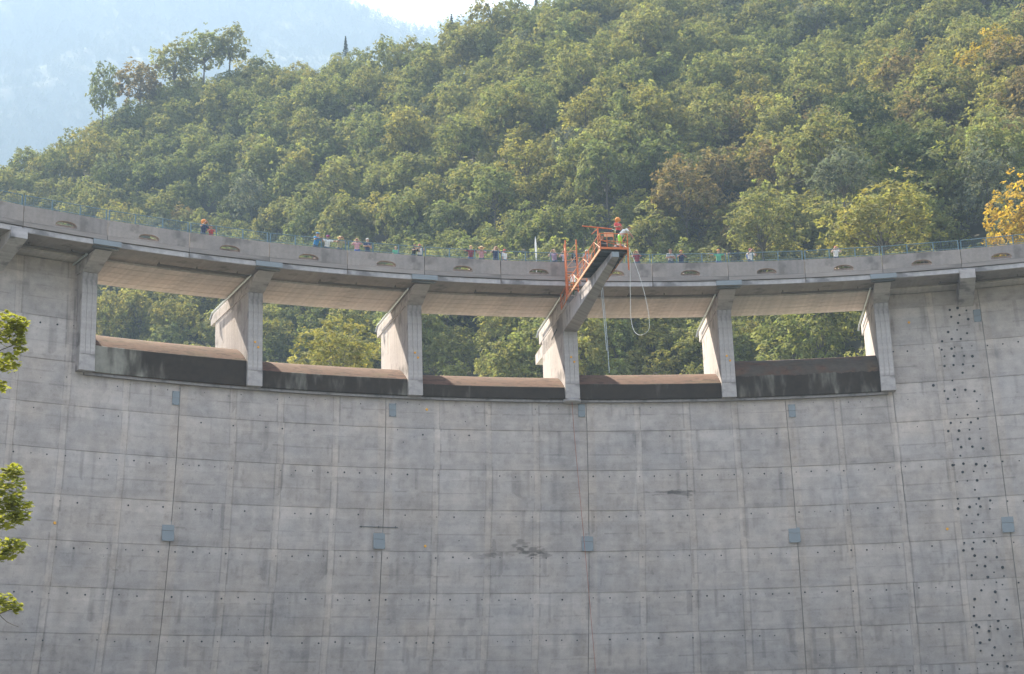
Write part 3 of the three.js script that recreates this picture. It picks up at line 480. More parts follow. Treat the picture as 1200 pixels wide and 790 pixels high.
  const shoes = S.map((s) => new THREE.SphereGeometry(0.06, 8, 6).scale(0.85, 0.75, 2.2).translate(s * 0.125, B + 0.04, 0.07));
  const r = { body: merge(geos), shirt: blend(shirt, 0.03), legs: blend(legs, 0.03), shorts: blend(shorts, 0.03), eyes: merge(eyes), shoes: merge(shoes), head }; FIG.set(pose, r); return r;
}
const skin = [mat(0.42, 0.25, 0.18, 0.7), mat(0.36, 0.20, 0.14, 0.7), mat(0.48, 0.30, 0.22, 0.7)], dye = new Map();
const cloth = (c) => { const k = c.join(); if (!dye.has(k)) dye.set(k, mat(...c, 0.9)); return dye.get(k); };
const hairGeo = (h) => merge([new THREE.SphereGeometry(0.112, 12, 8, 0, 6.3, 0, 1.75).rotateX(-0.45).translate(h[0], h[1] + 0.028, h[2] - 0.018)]);
const longHair = (h) => merge([new THREE.SphereGeometry(0.118, 12, 8, 0, 6.3, 0, 1.8).rotateX(-0.45).translate(h[0], h[1] + 0.028, h[2] - 0.018), new THREE.SphereGeometry(0.1, 8, 8).scale(1.05, 1.7, 0.7).translate(h[0], h[1] - 0.09, h[2] - 0.06)]);
const capGeo = (h) => merge([new THREE.SphereGeometry(0.12, 12, 8, 0, 6.3, 0, 1.5).translate(h[0], h[1] + 0.03, h[2] - 0.01), new THREE.CylinderGeometry(0.11, 0.115, 0.018, 12).scale(0.8, 1, 1).translate(h[0], h[1] + 0.045, h[2] + 0.10)]);
const hatGeo = (h) => merge([new THREE.SphereGeometry(0.12, 12, 8, 0, 6.3, 0, 1.5).translate(h[0], h[1] + 0.03, h[2] - 0.01), new THREE.CylinderGeometry(0.20, 0.23, 0.02, 16).translate(h[0], h[1] + 0.04, h[2])]);
const afro = (h) => new THREE.IcosahedronGeometry(0.18, 2).translate(h[0], h[1] + 0.05, h[2] - 0.05);
const headwear = { hair: hairGeo, long: longHair, cap: capGeo, hat: hatGeo, afro };
function person(pose, o, label, group = 'people at the railing') {
  const F = figure(pose), t = top(new THREE.Group(), 'person'), lift = 0.98, q = new THREE.Group(); tag(t, label, 'person', group);
  const add = (n, g, m) => { const gg = g.clone(); gg.translate(0, lift, 0); return mesh(n, gg, m, t); };
  add('body', F.body, skin[o.skin || 0]); add('shirt', F.shirt, cloth(o.shirt)); add(o.shorts ? 'shorts' : 'trousers', o.shorts ? F.shorts : F.legs, cloth(o.shorts || o.legs || [0.05, 0.06, 0.10])); add('eyes', F.eyes, M.black); add('shoes', F.shoes, cloth(o.shoes || [0.5, 0.5, 0.5]));
  const hn = o.wear || 'hair'; add(hn === 'cap' || hn === 'hat' ? hn : 'hair', headwear[hn](F.head), cloth(o.hair));
  if (pose === 'photo') add('camera_in_hands', new THREE.BoxGeometry(0.13, 0.085, 0.07).translate(0, F.head[1] + 0.0, F.head[2] + 0.21), M.black);
  if (o.pack) add('backpack', merge([new THREE.SphereGeometry(0.2, 10, 8).scale(0.95, 1.2, 0.6).translate(0, F.head[1] - 0.36, F.head[2] - 0.27)]), cloth(o.pack));
  t.scale.setScalar((o.size || 1) * 1.02); return t;
}
const onDeck = (t, k, R = 78.78, turn = 0, h = 36.70) => { frame(t, k, R, h); t.rotation.y += turn; return t; };
const C = { navy: [0.03, 0.04, 0.10], blue: [0.03, 0.22, 0.50], white: [0.62, 0.61, 0.60], khaki: [0.32, 0.29, 0.17], straw: [0.62, 0.48, 0.28], purple: [0.28, 0.04, 0.22], brown: [0.12, 0.06, 0.03], dark: [0.03, 0.03, 0.03], blond: [0.55, 0.40, 0.18], grey: [0.30, 0.30, 0.31], maroon: [0.20, 0.04, 0.06], mauve: [0.30, 0.22, 0.33], green: [0.10, 0.34, 0.22], red: [0.45, 0.06, 0.06], pink: [0.55, 0.30, 0.34], ginger: [0.55, 0.20, 0.05], lime: [0.25, 0.62, 0.05] };
for (const [pose, k, o, label, turn] of [
  ['photo', 0.602, { shirt: C.navy, hair: C.ginger, wear: 'afro', size: 1.03 }, 'person in navy shirt with big ginger hair alone with a child at the railing', 0.3],
  ['lean', 0.650, { shirt: C.red, hair: C.white, wear: 'cap', size: 0.86 }, 'short person in red shirt and white cap beside the ginger haired one', -0.2],
  ['lean', 1.311, { shirt: C.blue, hair: [0.05, 0.18, 0.32], wear: 'cap', size: 1.06, shoes: C.white }, 'person in bright blue shirt and blue cap leaning on the railing', 0.4],
  ['spread', 1.385, { shirt: C.white, hair: C.purple, wear: 'cap', skin: 1, shoes: C.pink }, 'person in white shirt and purple cap with arms along the railing', 0.1],
  ['photo', 1.466, { shirt: C.khaki, hair: C.straw, wear: 'hat', size: 1.02 }, 'person in khaki shirt and straw hat holding a camera up', 0.2],
  ['photo', 1.579, { shirt: C.pink, hair: C.blond, wear: 'long', legs: C.blue, shorts: [0.05, 0.10, 0.40] }, 'blond person in pale pink top and blue shorts', -0.3],
  ['folded', 1.645, { shirt: C.navy, hair: [0.55, 0.53, 0.50], wear: 'hair', size: 1.05, skin: 2 }, 'white haired person in dark navy shirt with folded arms', 0.4],
  ['stand', 1.828, { shirt: C.green, hair: C.blond, size: 0.80 }, 'small child in green top looking through the railing', 0],
  ['lean', 1.943, { shirt: C.dark, hair: C.brown, wear: 'long', size: 0.93, skin: 2 }, 'dark dressed person with long brown hair bowed over the railing', 0.5],
  ['photo', 1.985, { shirt: C.white, hair: C.red, wear: 'cap', size: 0.95, shoes: C.pink }, 'person in white shirt and red cap above a pier', -0.2],
  ['spread', 2.319, { shirt: C.maroon, hair: C.blond, skin: 2, legs: [0.05, 0.08, 0.2], size: 1.03 }, 'person in maroon shirt with both arms spread wide on the railing', 0],
  ['lean', 2.390, { shirt: C.pink, hair: C.straw, wear: 'hat', size: 1.0 }, 'person in pink shirt and pale straw hat', -0.2],
  ['photo', 2.482, { shirt: C.navy, hair: C.brown, size: 1.05, skin: 2 }, 'tall dark dressed person raising both hands with a camera', 0],
  ['stand', 2.540, { shirt: C.white, hair: C.red, wear: 'long', size: 0.95, skin: 1 }, 'person in white top with long red hair', 0.6],
  ['photo', 2.871, { shirt: C.mauve, hair: C.straw, wear: 'hair', size: 1.02, skin: 2 }, 'person in mauve shirt photographing beside the jump platform', -0.6],
  ['photo', 2.938, { shirt: [0.4, 0.36, 0.45], hair: C.dark, wear: 'long', size: 0.98 }, 'black haired person in pale lilac top beside the orange gate', -0.4],
  ['stand', 3.005, { shirt: C.dark, hair: C.dark, size: 1.0 }, 'black dressed person standing behind the orange gate', 0.2],
  ['stand', 3.085, { shirt: C.grey, hair: C.white, wear: 'cap', size: 1.02 }, 'person in grey shirt and white cap behind the walkway', 0],
  ['photo', 3.418, { shirt: C.maroon, hair: C.blond, wear: 'hair', size: 1.02, skin: 1 }, 'person in dark maroon shirt photographing next to the hanging rope', -0.5],
  ['folded', 3.637, { shirt: C.grey, hair: C.brown, size: 1.07, skin: 1 }, 'person in grey shirt standing upright beside one in navy', 0.2],
  ['lean', 3.705, { shirt: C.navy, hair: C.ginger, size: 1.0, skin: 1 }, 'person in navy shirt leaning beside one in grey', 0],
  ['spread', 3.952, { shirt: C.green, hair: C.ginger, size: 1.02, skin: 0, legs: [0.06, 0.10, 0.22] }, 'person in green sleeveless top with spread arms above a pier', 0],
  ['photo', 4.158, { shirt: C.white, hair: C.maroon, wear: 'cap', pack: [0.05, 0.12, 0.32], size: 1.03 }, 'person in white shirt and maroon cap with a blue backpack', 0.5],
  ['photo', 4.717, { shirt: C.white, hair: C.red, wear: 'hair', size: 0.98, skin: 2 }, 'single person in white at the bare stretch of railing', 0],
]) onDeck(person(pose, o, label), k, 78.80, turn);
const onPlatform = (t, x, R, h, turn) => { t.position.copy(inFrame3(x, R, h)); t.rotation.y = -th(3) + turn; return t; };
onPlatform(person('folded', { shirt: [0.50, 0.07, 0.07], hair: C.ginger, wear: 'afro', legs: C.dark, shorts: C.dark, size: 1.03, skin: 0 }, 'person with big ginger hair in red top, upright on the jump platform', 'people on the jump platform'), 0.50, 67.2, 35.02, 0.5);
onPlatform(person('bend', { shirt: C.white, hair: C.dark, shorts: C.lime, size: 1.03 }, 'person in lime green shorts bending over the front rail of the platform', 'people on the jump platform'), 0.52, 66.95, 34.58, 1.2);
onPlatform(person('stand', { shirt: C.dark, hair: C.dark, size: 0.98, skin: 1 }, 'dark dressed helper standing further back on the platform walkway', 'people on the jump platform'), -0.15, 69.0, 33.95 + 0.62, -0.4);
onPlatform(person('bend', { shirt: [0.25, 0.5, 0.12], hair: C.white, wear: 'cap', legs: [0.1, 0.16, 0.1], size: 0.9 }, 'person in green crouched at the lower walkway gate', 'people on the jump platform'), -0.55, 77.2, 33.9 + 0.66, 0.6);
{ const b = top(new THREE.Group(), 'jump_box'); b.position.copy(inFrame3(0.5, 67.2, 34.58)); b.rotation.y = -th(3); tag(b, 'low grey step under the person in red on the platform', 'step'); mesh('step_top', box(0.6, 0.05, 0.5, 0, 0.41, 0), M.galv, b); for (const [x, z] of [[-1, -1], [1, -1], [-1, 1], [1, 1]]) mesh('leg', box(0.05, 0.39, 0.05, x * 0.26, 0.195, z * 0.21), M.galv, b); }

// ------------------------------------------------------------------ ground, lake, hills
M.ground = new THREE.MeshStandardMaterial({ map: (() => { const t = dataTex(256, 256, (x, y) => { const n = fbm(x / 32, y / 32, 61, 5, 8); return [0.08 + 0.10 * n, 0.085 + 0.10 * n, 0.06 + 0.07 * n]; }); t.repeat.set(80, 80); return t; })(), roughness: 1 });
{ const g = new THREE.PlaneGeometry(12000, 12000, 1, 1); g.rotateX(-Math.PI / 2); const m = mesh('ground', g, M.ground); m.position.set(0, 0, -1000); struct(m, 'ground'); }
{ const s = new THREE.Shape(); for (let q = 0; q <= 60; q++) { const k = KM + (KX - KM) * q / 60, R = 88.75; const x = R * Math.sin(th(k)), y = R * Math.cos(th(k)); q ? s.lineTo(x, y) : s.moveTo(x, y); } s.lineTo(170, 120); s.lineTo(230, 420); s.lineTo(-300, 420); s.lineTo(-200, 90);
  const g = new THREE.ShapeGeometry(s); g.rotateX(-Math.PI / 2); const m = mesh('lake', g, new THREE.MeshStandardMaterial({ color: lin(0.34, 0.35, 0.27), roughness: 0.25 })); m.position.y = 29.4; struct(m, 'lake'); }
const CX = -18, CZ = 35.56;
// hill behind the lake: it climbs away from the shore; its ridge falls to the left
function hillH(x, z) {
  const d = CZ - z, az = (x - CX) / Math.max(60, d);
  const d0 = 172 + 62 * sstep(0.10, -0.36, az) - 22 * sstep(0.1, 0.34, az);
  const bump = (fbm(x / 60, z / 60, 77, 3) - 0.5) * 22 + (fbm(x / 22, z / 22, 79, 2) - 0.5) * 6;
  const front = 24 + 0.80 * (d - d0) + bump;
  const ridge = (x < -63 ? 183 + 0.34 * (x + 63) : x < -18 ? 183 - 15 * sstep(-66, -44, x) + 6 * sstep(-38, -20, x) : 174 + 0.5 * (x + 18)) + 16 * Math.exp(-(((x + 101) / 24) ** 2)) + bump * 0.35, cap = Math.min(ridge, 232 + bump * 0.5);
  const kk = 10, soft = -kk * Math.log(Math.exp(-front / kk) + Math.exp(-cap / kk));
  const back = Math.max(0, d - 450) * 0.7;
  return Math.max(4, soft - back);
}
{ const x0 = -330, x1 = 330, z0 = -610, z1 = -100, nx = 132, nz = 102, g = new THREE.PlaneGeometry(x1 - x0, z1 - z0, nx, nz); g.rotateX(-Math.PI / 2); g.translate((x0 + x1) / 2, 0, (z0 + z1) / 2); const a = g.attributes.position; for (let i = 0; i < a.count; i++) a.setY(i, hillH(a.getX(i), a.getZ(i)) - 0.4); g.computeVertexNormals();
  const m = M.ground.clone(); m.color = lin(0.36, 0.33, 0.26); m.map = M.ground.map.clone(); m.map.repeat.set(20, 16); struct(mesh('hillside', g, m), 'hillside'); }
// far mountain, deep in the haze
const prjAz = (px) => (px - 600) / 1936;
const MQ = 1.7;
function mountainH(X, Z) {
  const x = CX + (X - CX) / MQ, z = CZ - (CZ - Z) / MQ, d = CZ - z, px = 600 + (x - CX) / d * 1936 * 0.93;         // along the ridge
  const n = (fbm(x / 260, z / 260, 301, 4) - 0.5) * 70 + (fbm(x / 60, z / 60, 303, 3) - 0.5) * 34;
  const ridge = 1140 - 162 * sstep(290, 400, px) - 150 * sstep(250, 430, px) + 40 * sstep(455, 400, px) - 22 * sstep(430, 520, px) - 26 * sstep(425, 500, px) + 30 * sstep(540, 640, px) + 130 * sstep(650, 1000, px);
  const up = 60 + 0.95 * (d - 820) + n, r = ridge + n * 0.16, kk = 30; return MQ * Math.max(-5, -kk * Math.log(Math.exp(-up / kk) + Math.exp(-r / kk)) - Math.max(0, d - 2180) * 0.9);
}
{ const x0 = -2900, x1 = 1900, z0 = -4600, z1 = -1300, g = new THREE.PlaneGeometry(x1 - x0, z1 - z0, 160, 120); g.rotateX(-Math.PI / 2); g.translate((x0 + x1) / 2, 0, (z0 + z1) / 2); const a = g.attributes.position; for (let i = 0; i < a.count; i++) a.setY(i, mountainH(a.getX(i), a.getZ(i))); g.computeVertexNormals();
  struct(mesh('mountain', g, mat(0.030, 0.042, 0.020, 1)), 'mountain'); }

// ------------------------------------------------------------------ trees
const leafMat = (r, g, b, t = 0.5) => new THREE.MeshPhysicalMaterial({ color: lin(r, g, b), roughness: 1, transmission: t, thickness: 0, specularIntensity: 0.25, vertexColors: true, side: THREE.DoubleSide });
const LEAF = { green: leafMat(0.180, 0.200, 0.058), deep: leafMat(0.145, 0.172, 0.054), olive: leafMat(0.195, 0.203, 0.060), lime: leafMat(0.225, 0.218, 0.054), shade: leafMat(0.075, 0.098, 0.034, 0.3), amber: leafMat(0.310, 0.245, 0.030), gold: leafMat(0.380, 0.270, 0.030), rust: leafMat(0.185, 0.150, 0.055), grey: leafMat(0.125, 0.145, 0.085), needle: leafMat(0.045, 0.070, 0.032, 0.15) };  // the shade entry is leaf colour darkened for a crown shading itself
M.bark = mat(0.10, 0.085, 0.07, 1);
function leafCloud() {
  const pos = [], col = [], idx = [], nor = [];
  return {
    add(c, n, size, long, tint, R) {       // one leaf clump: a bent diamond of four corners
      const a = new THREE.Vector3(R() - 0.5, R() - 0.5, R() - 0.5).cross(n).normalize(), b = new THREE.Vector3().crossVectors(n, a), o = pos.length / 3, l = size * long, w = size * 0.62;
      for (const [u, v, f] of [[-l, 0, 0], [0, -w, 0.18], [l, 0, 0], [0, w, -0.18]]) { pos.push(c.x + a.x * u + b.x * v + n.x * f * size, c.y + a.y * u + b.y * v + n.y * f * size, c.z + a.z * u + b.z * v + n.z * f * size); col.push(tint[0], tint[1], tint[2]); }
      idx.push(o, o + 1, o + 2, o, o + 2, o + 3);
    },
    done() { const g = new THREE.BufferGeometry(); g.setAttribute('position', new THREE.Float32BufferAttribute(pos, 3)); g.setAttribute('color', new THREE.Float32BufferAttribute(col, 3)); g.setAttribute('uv', new THREE.Float32BufferAttribute(new Float32Array(pos.length / 3 * 2), 2)); g.setIndex(idx); g.computeVertexNormals(); return g; },
  };
}
function broadleaf(seed, leaves, o = {}) {      // about 9 m across, 13 m tall
  const R = rng(seed), cl = leafCloud(), H = o.h || 13, rx = o.rx || 4.3, ry = o.ry || 4.9, cy = H - ry, lobes = o.lobes || 26, limbs = [], dir = new THREE.Vector3(), c = new THREE.Vector3(), n = new THREE.Vector3(), p = new THREE.Vector3(), m = new THREE.Vector3();
  const L = []; for (let i = 0; i < lobes; i++) { const y = 1 - 1.55 * (i + 0.5) / lobes, a = i * 2.399963 + R() * 0.7, q = Math.sqrt(Math.max(0, 1 - y * y)), k = 0.46 + 0.66 * R(); L.push({ c: new THREE.Vector3(Math.cos(a) * q * rx * k, cy + y * ry * k, Math.sin(a) * q * rx * k), r: (0.95 + R() * 0.95) * (o.lobe || 1), d: new THREE.Vector3(Math.cos(a) * q, y + 0.25, Math.sin(a) * q).normalize(), t: 0.82 + R() * 0.36 }); }
  const per = Math.floor(leaves / lobes);
  for (const b of L) {
    for (let i = 0; i < per; i += 9) {       // one spray of leaves on a twig end: all lie about the same way
      dir.set(R() - 0.5, R() - 0.5, R() - 0.5).normalize(); if (dir.dot(b.d) < -0.2 && R() < 0.65) dir.negate();
      const out = R() < 0.34 ? 1.0 + 0.75 * R() : 0.66 + 0.40 * R(); c.copy(b.c).addScaledVector(dir, b.r * out * 0.92);
      n.set(R() - 0.5, R() - 0.5, R() - 0.5).multiplyScalar(0.9).addScaledVector(dir, 0.55); n.y += 0.55; n.normalize();
      const t0 = b.t * (0.80 + 0.40 * R()), hue = 0.92 + 0.2 * R(), bl = 0.7 + 0.5 * R(), sp = (0.36 + 0.26 * R()) * (o.leaf || 1);
      for (let q = 0; q < 9; q++) { p.set(R() - 0.5, R() - 0.5, R() - 0.5).multiplyScalar(2 * sp); p.addScaledVector(n, -p.dot(n) * 0.65).add(c); m.set(R() - 0.5, R() - 0.5, R() - 0.5).multiplyScalar(0.9).add(n).normalize(); const t = t0 * (0.85 + 0.3 * R()); cl.add(p, m, (0.165 + 0.15 * R()) * (o.leaf || 1), 1 + 0.6 * R(), [t * hue, t, t * bl], R); }
    }
    if (R() < 0.5) limbs.push(taper([[0, cy - ry * 0.55, 0], [b.c.x * 0.4, (cy - ry * 0.4 + b.c.y) / 2, b.c.z * 0.4], b.c.toArray()], 0.11, 0.025, 4));
  }
  const trunk = merge([taper([[0, -1, 0], [0.1, H * 0.3, 0.05], [-0.1, H * 0.62, 0]], 0.24, 0.10, 6), ...limbs]);
  return { crown: cl.done(), trunk };
}
function conifer(seed, leaves, H = 16, rad = 2.6) {
  const R = rng(seed), cl = leafCloud(), c = new THREE.Vector3(), n = new THREE.Vector3(), lev = 17;
  for (let i = 0; i < leaves; i++) { const l = Math.floor(R() * lev), f = (l + 0.3 + 0.4 * R()) / lev, a = Math.floor(R() * 9) / 9 * 6.283 + l * 1.7 + (R() - 0.5) * 0.35, q = Math.pow(R(), 0.55), r = rad * (1 - f) * (0.85 + 0.3 * hash2(l, 3, seed)) * q + 0.05; c.set(Math.cos(a) * r, H * (0.12 + 0.88 * f) - r * 0.28 + (R() - 0.5) * 0.25, Math.sin(a) * r); n.set((R() - 0.5) * 0.8, 1, (R() - 0.5) * 0.8).normalize(); const t = 0.7 + 0.6 * R(); cl.add(c, n, 0.16 + 0.14 * R(), 1.6, [t, t, t], R); }
  return { crown: cl.done(), trunk: taper([[0, -1, 0], [0, H * 0.5, 0], [0, H * 0.98, 0]], 0.22, 0.03, 6) };
}
const KIND = [broadleaf(1, 3000), broadleaf(2, 3000, { rx: 3.7, ry: 5.4, h: 13.5 }), broadleaf(3, 3000, { rx: 4.8, ry: 4.4, h: 12 }), broadleaf(4, 3000, { rx: 4.0, ry: 4.4, lobes: 24, lobe: 1.2 }), broadleaf(5, 3000, { rx: 4.5, ry: 5.6, h: 14.5, lobes: 36 })];
const CON = [conifer(11, 1300), conifer(12, 1200, 14, 2.2)];
function tree(name, kind, m) { const t = new THREE.Group(); mesh('trunk', kind.trunk, M.bark, t); mesh('crown', kind.crown, m, t); t.userData.kindName = name; return t; }
const stock = new Map();
function plant(name, key, kind, m, x, z, s, turn, label, category, group, y, sy) {
  if (!stock.has(key)) stock.set(key, tree(name, kind, m));
  const first = !stock.get(key).parent, t = first ? stock.get(key) : stock.get(key).clone(); delete t.userData.kindName; top(t, name); t.position.set(x, y === undefined ? hillH(x, z) : y, z); t.rotation.y = turn; t.scale.set(s, sy || s * (0.85 + 0.5 * (Math.abs(x * 7.31 + z * 3.7) % 1)), s); tag(t, label, category, group); return t;
}
// where the forest stands
const rf = rng(909), spots = [], fwd = new THREE.Vector3(); camera.updateMatrixWorld(true); camera.updateProjectionMatrix();
const scr = (x, y, z) => { fwd.set(x, y, z).project(camera); return [(fwd.x + 1) * 600, (1 - fwd.y) * 395]; };
for (let d = 152; d < 520; d += 4.2) { const half = d * 0.345 + 14; for (let x = CX - half; x < CX + half; x += 4.5) { const px = x + (rf() - 0.5) * 4.2, pz = CZ - d + (rf() - 0.5) * 4.0; const r = [rf(), rf(), rf(), rf(), rf()]; const y = hillH(px, pz); if (y < 31) continue; const s = (0.44 + r[0] * r[0] * 0.52) * (d > 385 ? 0.9 : 1), [sx, sy] = scr(px, y + 9 * s, pz); if (sx < -60 || sx > 1260 || sy > 470 || sy < -70) continue; if (sx > 930 && d < 190 && sy < 325) continue; spots.push({ x: px, z: pz, y, s, sx, sy, d, r }); } }
// hidden ones behind the brow are left out: keep what the crowns in front do not cover
spots.sort((a, b) => a.d - b.d);
function choose(p) {
  const right = sstep(560, 1150, p.sx) * sstep(-60, 300, p.sy + 60), n = fbm(p.x / 26, p.z / 26, 505, 3), v = p.r[1];
  if (v > 0.997) return ['conifer', 'needle', CON[p.r[2] < 0.5 ? 0 : 1]];
  const k = KIND[Math.floor(p.r[2] * 5)]; let m = 'green';
  const u = n + (p.r[3] - 0.5) * 0.75;
  if (right > 0.4) m = u > 0.80 ? 'rust' : u > 0.56 ? 'lime' : u > 0.38 ? 'olive' : 'green'; else m = u > 0.78 ? 'lime' : u > 0.52 ? 'olive' : u < 0.26 ? 'deep' : v < 0.08 ? 'grey' : v < 0.095 ? 'rust' : 'green';
  return ['broadleaf_tree', m, k];
}
const WORD = { green: 'mid green', deep: 'dark green', olive: 'olive green', lime: 'yellow green', rust: 'rust tinged', grey: 'grey green', needle: 'dark pointed' };
const big = spots.map((p, i) => ({ p, w: p.s / p.d })).sort((a, b) => b.w - a.w).slice(0, 290).map((q) => q.p), bigSet = new Set(big), rest = new Map();
for (const p of spots) {
  const [name, m, kind] = choose(p), turn = p.r[4] * 6.28;
  if (bigSet.has(p)) plant(name, name + m + KIND.indexOf(kind) + CON.indexOf(kind), kind, LEAF[m], p.x, p.z, p.s, turn, name === 'conifer' ? 'dark pointed conifer among the broadleaf trees on the hillside' : `${WORD[m]} broadleaf tree in the dense wood behind the dam`, 'tree', `${WORD[m]} trees of the hillside wood`);
  else { const key = m + '|' + (KIND.indexOf(kind) + 1) + '|' + (CON.indexOf(kind) + 1); if (!rest.has(key)) rest.set(key, { kind, m, list: [] }); rest.get(key).list.push([p, turn]); }
}
const wood = top(new THREE.Group(), 'far_wood'); tag(wood, 'dense mixed wood covering the upper hillside up to the ridge', 'wood', null, 'stuff');
for (const { kind, m, list } of rest.values()) { const im = new THREE.InstancedMesh(kind.crown, LEAF[m], list.length), o = new THREE.Object3D(); list.forEach(([p, turn], i) => { o.position.set(p.x, p.y, p.z); o.rotation.set(0, turn, 0); o.scale.set(p.s, p.s * (0.85 + 0.5 * (Math.abs(p.x * 7.31 + p.z * 3.7) % 1)), p.s); o.updateMatrix(); im.setMatrixAt(i, o.matrix); }); im.name = 'tree_crowns'; im.userData.kind = 'stuff'; im.castShadow = im.receiveShadow = true; wood.add(im); }

// trees one can pick out near the right end of the dam and along the ridge: [kind, colour, px, py of the top, distance, scale]
const NEAR = [broadleaf(21, 6500, { rx: 5.2, ry: 4.6, h: 11, lobes: 44, leaf: 0.8 }), broadleaf(22, 9000, { rx: 6.0, ry: 7.2, h: 17, lobes: 60, leaf: 0.85 }), broadleaf(23, 6500, { rx: 4.6, ry: 7.4, h: 17, lobes: 40, leaf: 0.8, lobe: 1.1 }), broadleaf(24, 6500, { rx: 5.0, ry: 5.5, h: 13, lobes: 46, leaf: 0.8 })];
const ray = (px, py) => { const v = new THREE.Vector3(px / 600 - 1, 1 - py / 395, 0.5).unproject(camera).sub(camera.position); return v.multiplyScalar(1 / -v.z); };
function topAt(name, key, kind, H, m, px, py, d, s, label, sx = 1) { const v = ray(px, py).multiplyScalar(d).add(camera.position); const t = plant(name, key, kind, m, v.x, v.z, s * sx, px * 0.01, label, 'tree', undefined, v.y - H * s, s); t.userData.group = undefined; delete t.userData.group; return t; }
topAt('broadleaf_tree', 'n0', NEAR[0], 11, LEAF.gold, 1215, 222, 165, 0.95, 'golden yellow tree at the very end of the railing');
topAt('broadleaf_tree', 'n1', NEAR[0], 11, LEAF.lime, 1030, 228, 178, 0.95, 'bright yellow green tree with upright shoots just behind the railing', 1.25);
topAt('broadleaf_tree', 'n2', NEAR[1], 17, LEAF.shade, 1055, 148, 205, 1.0, 'broad green tree coloured dark with its own shade, behind the yellow green one');
topAt('pine_tree', 'n3', NEAR[2], 17, LEAF.grey, 1152, 172, 192, 0.85, 'grey green pine beside the golden tree', 0.8);
topAt('pine_tree', 'n4', NEAR[2], 17, LEAF.grey, 1185, 226, 182, 0.62, 'low grey green pine in front of the taller one', 0.9);
topAt('broadleaf_tree', 'n5', NEAR[3], 13, LEAF.amber, 1158, 48, 245, 1.15, 'tall yellow turning tree high above the pines');
topAt('broadleaf_tree', 'n6', NEAR[3], 13, LEAF.amber, 1198, 100, 228, 1.05, 'amber tree on the slope just above the tall pine');
topAt('broadleaf_tree', 'n14', NEAR[0], 11, LEAF.olive, 1085, 95, 240, 1.0, 'olive tree between the rusty and the tall yellow turning tree');
topAt('broadleaf_tree', 'n15', NEAR[1], 17, LEAF.shade, 1005, 105, 232, 0.8, 'green tree coloured dark with its own shade, above the pale grey green one');
topAt('broadleaf_tree', 'n7', NEAR[1], 17, LEAF.olive, 955, 135, 225, 0.95, 'large olive tree with rusty top beside the dark green tree');
topAt('broadleaf_tree', 'n8', NEAR[3], 13, LEAF.rust, 800, 195, 232, 1.0, 'rust brown topped tree above the railing beyond the platform');
topAt('broadleaf_tree', 'n9', NEAR[0], 11, LEAF.grey, 985, 182, 198, 0.75, 'pale grey green tree between the olive and dark trees');
topAt('broadleaf_tree', 'n10', NEAR[3], 13, LEAF.olive, 890, 235, 205, 0.8, 'olive tree close behind the railing beside a leaning photographer');
topAt('broadleaf_tree', 'n11', NEAR[0], 11, LEAF.rust, 1090, 110, 235, 1.0, 'brownish tree between the golden and dark green trees');
topAt('broadleaf_tree', 'n12', NEAR[3], 13, LEAF.lime, 395, 385, 168, 0.62, 'bright bushy tree top rising behind a spillway crest', 1.3);
topAt('conifer', 'n13', CON[0], 16, LEAF.needle, 930, 112, 255, 0.7, 'small grey pointed conifer on the open slope');
topAt('broadleaf_tree', 'r0', KIND[1], 13.5, LEAF.deep, 122, 78, 395, 1.4, 'slim dark tree standing alone on the falling ridge', 0.62);
topAt('broadleaf_tree', 'r1', KIND[0], 13, LEAF.rust, 165, 76, 400, 1.3, 'rust tinged tree on the ridge beside the slim dark one');
topAt('broadleaf_tree', 'r2', KIND[4], 14.5, LEAF.olive, 205, 50, 405, 1.25, 'big round tree on the ridge crest');
topAt('broadleaf_tree', 'r3', KIND[3], 13, LEAF.green, 240, 40, 405, 1.25, 'dense green tree on the ridge crest between two paler ones');
topAt('broadleaf_tree', 'r4', KIND[1], 13.5, LEAF.olive, 270, 32, 408, 1.15, 'tall pale tree ending the clump on the ridge');
topAt('conifer', 'r5', CON[0], 16, LEAF.needle, 529, 16, 425, 0.7, 'small conifer outlined against the white sky on the ridge');
topAt('conifer', 'r6', CON[1], 14, LEAF.needle, 405, 42, 420, 0.5, 'slim pointed tree on the ridge in front of the hazy mountain');
topAt('conifer', 'r7', CON[0], 16, LEAF.needle, 598, 2, 428, 0.8, 'dark conifer on the ridge where the sky ends');
topAt('conifer', 'r8', CON[1], 14, LEAF.needle, 628, -8, 430, 0.8, 'dark conifer on the ridge above the wood');

// tiny conifers on the far mountain
{ const rm = rng(777), list = []; let tries = 0; while (list.length < 9000 && tries++ < 90000) { const d = 1700 + rm() * 2150, x = CX + d * (-0.36 + rm() * 0.36), z = CZ - d, y = mountainH(x, z); const [sx, sy] = scr(x, y, z); if (sx < -30 || sx > 640 || sy < -30 || sy > 230) continue; list.push([x, y, z, rm()]); }
  const cone = conifer(31, 130, 16, 3.6).crown; const im = new THREE.InstancedMesh(cone, leafMat(0.055, 0.08, 0.035, 0.1), list.length), o = new THREE.Object3D(), col = new THREE.Color();
  list.forEach(([x, y, z, r], i) => { o.position.set(x, y - 2, z); o.rotation.y = r * 6; const s = 0.8 + r * 0.9; o.scale.set(s * 2.0, s, s * 2.0); o.updateMatrix(); im.setMatrixAt(i, o.matrix); col.setRGB(0.8 + r * 0.9, 0.9 + r * 0.5, 0.8); im.setColorAt(i, col); });
  im.name = numbered('mountain_forest'); tag(im, 'hazy conifer forest covering the far mountain', 'forest', null, 'stuff'); scene.add(im); }

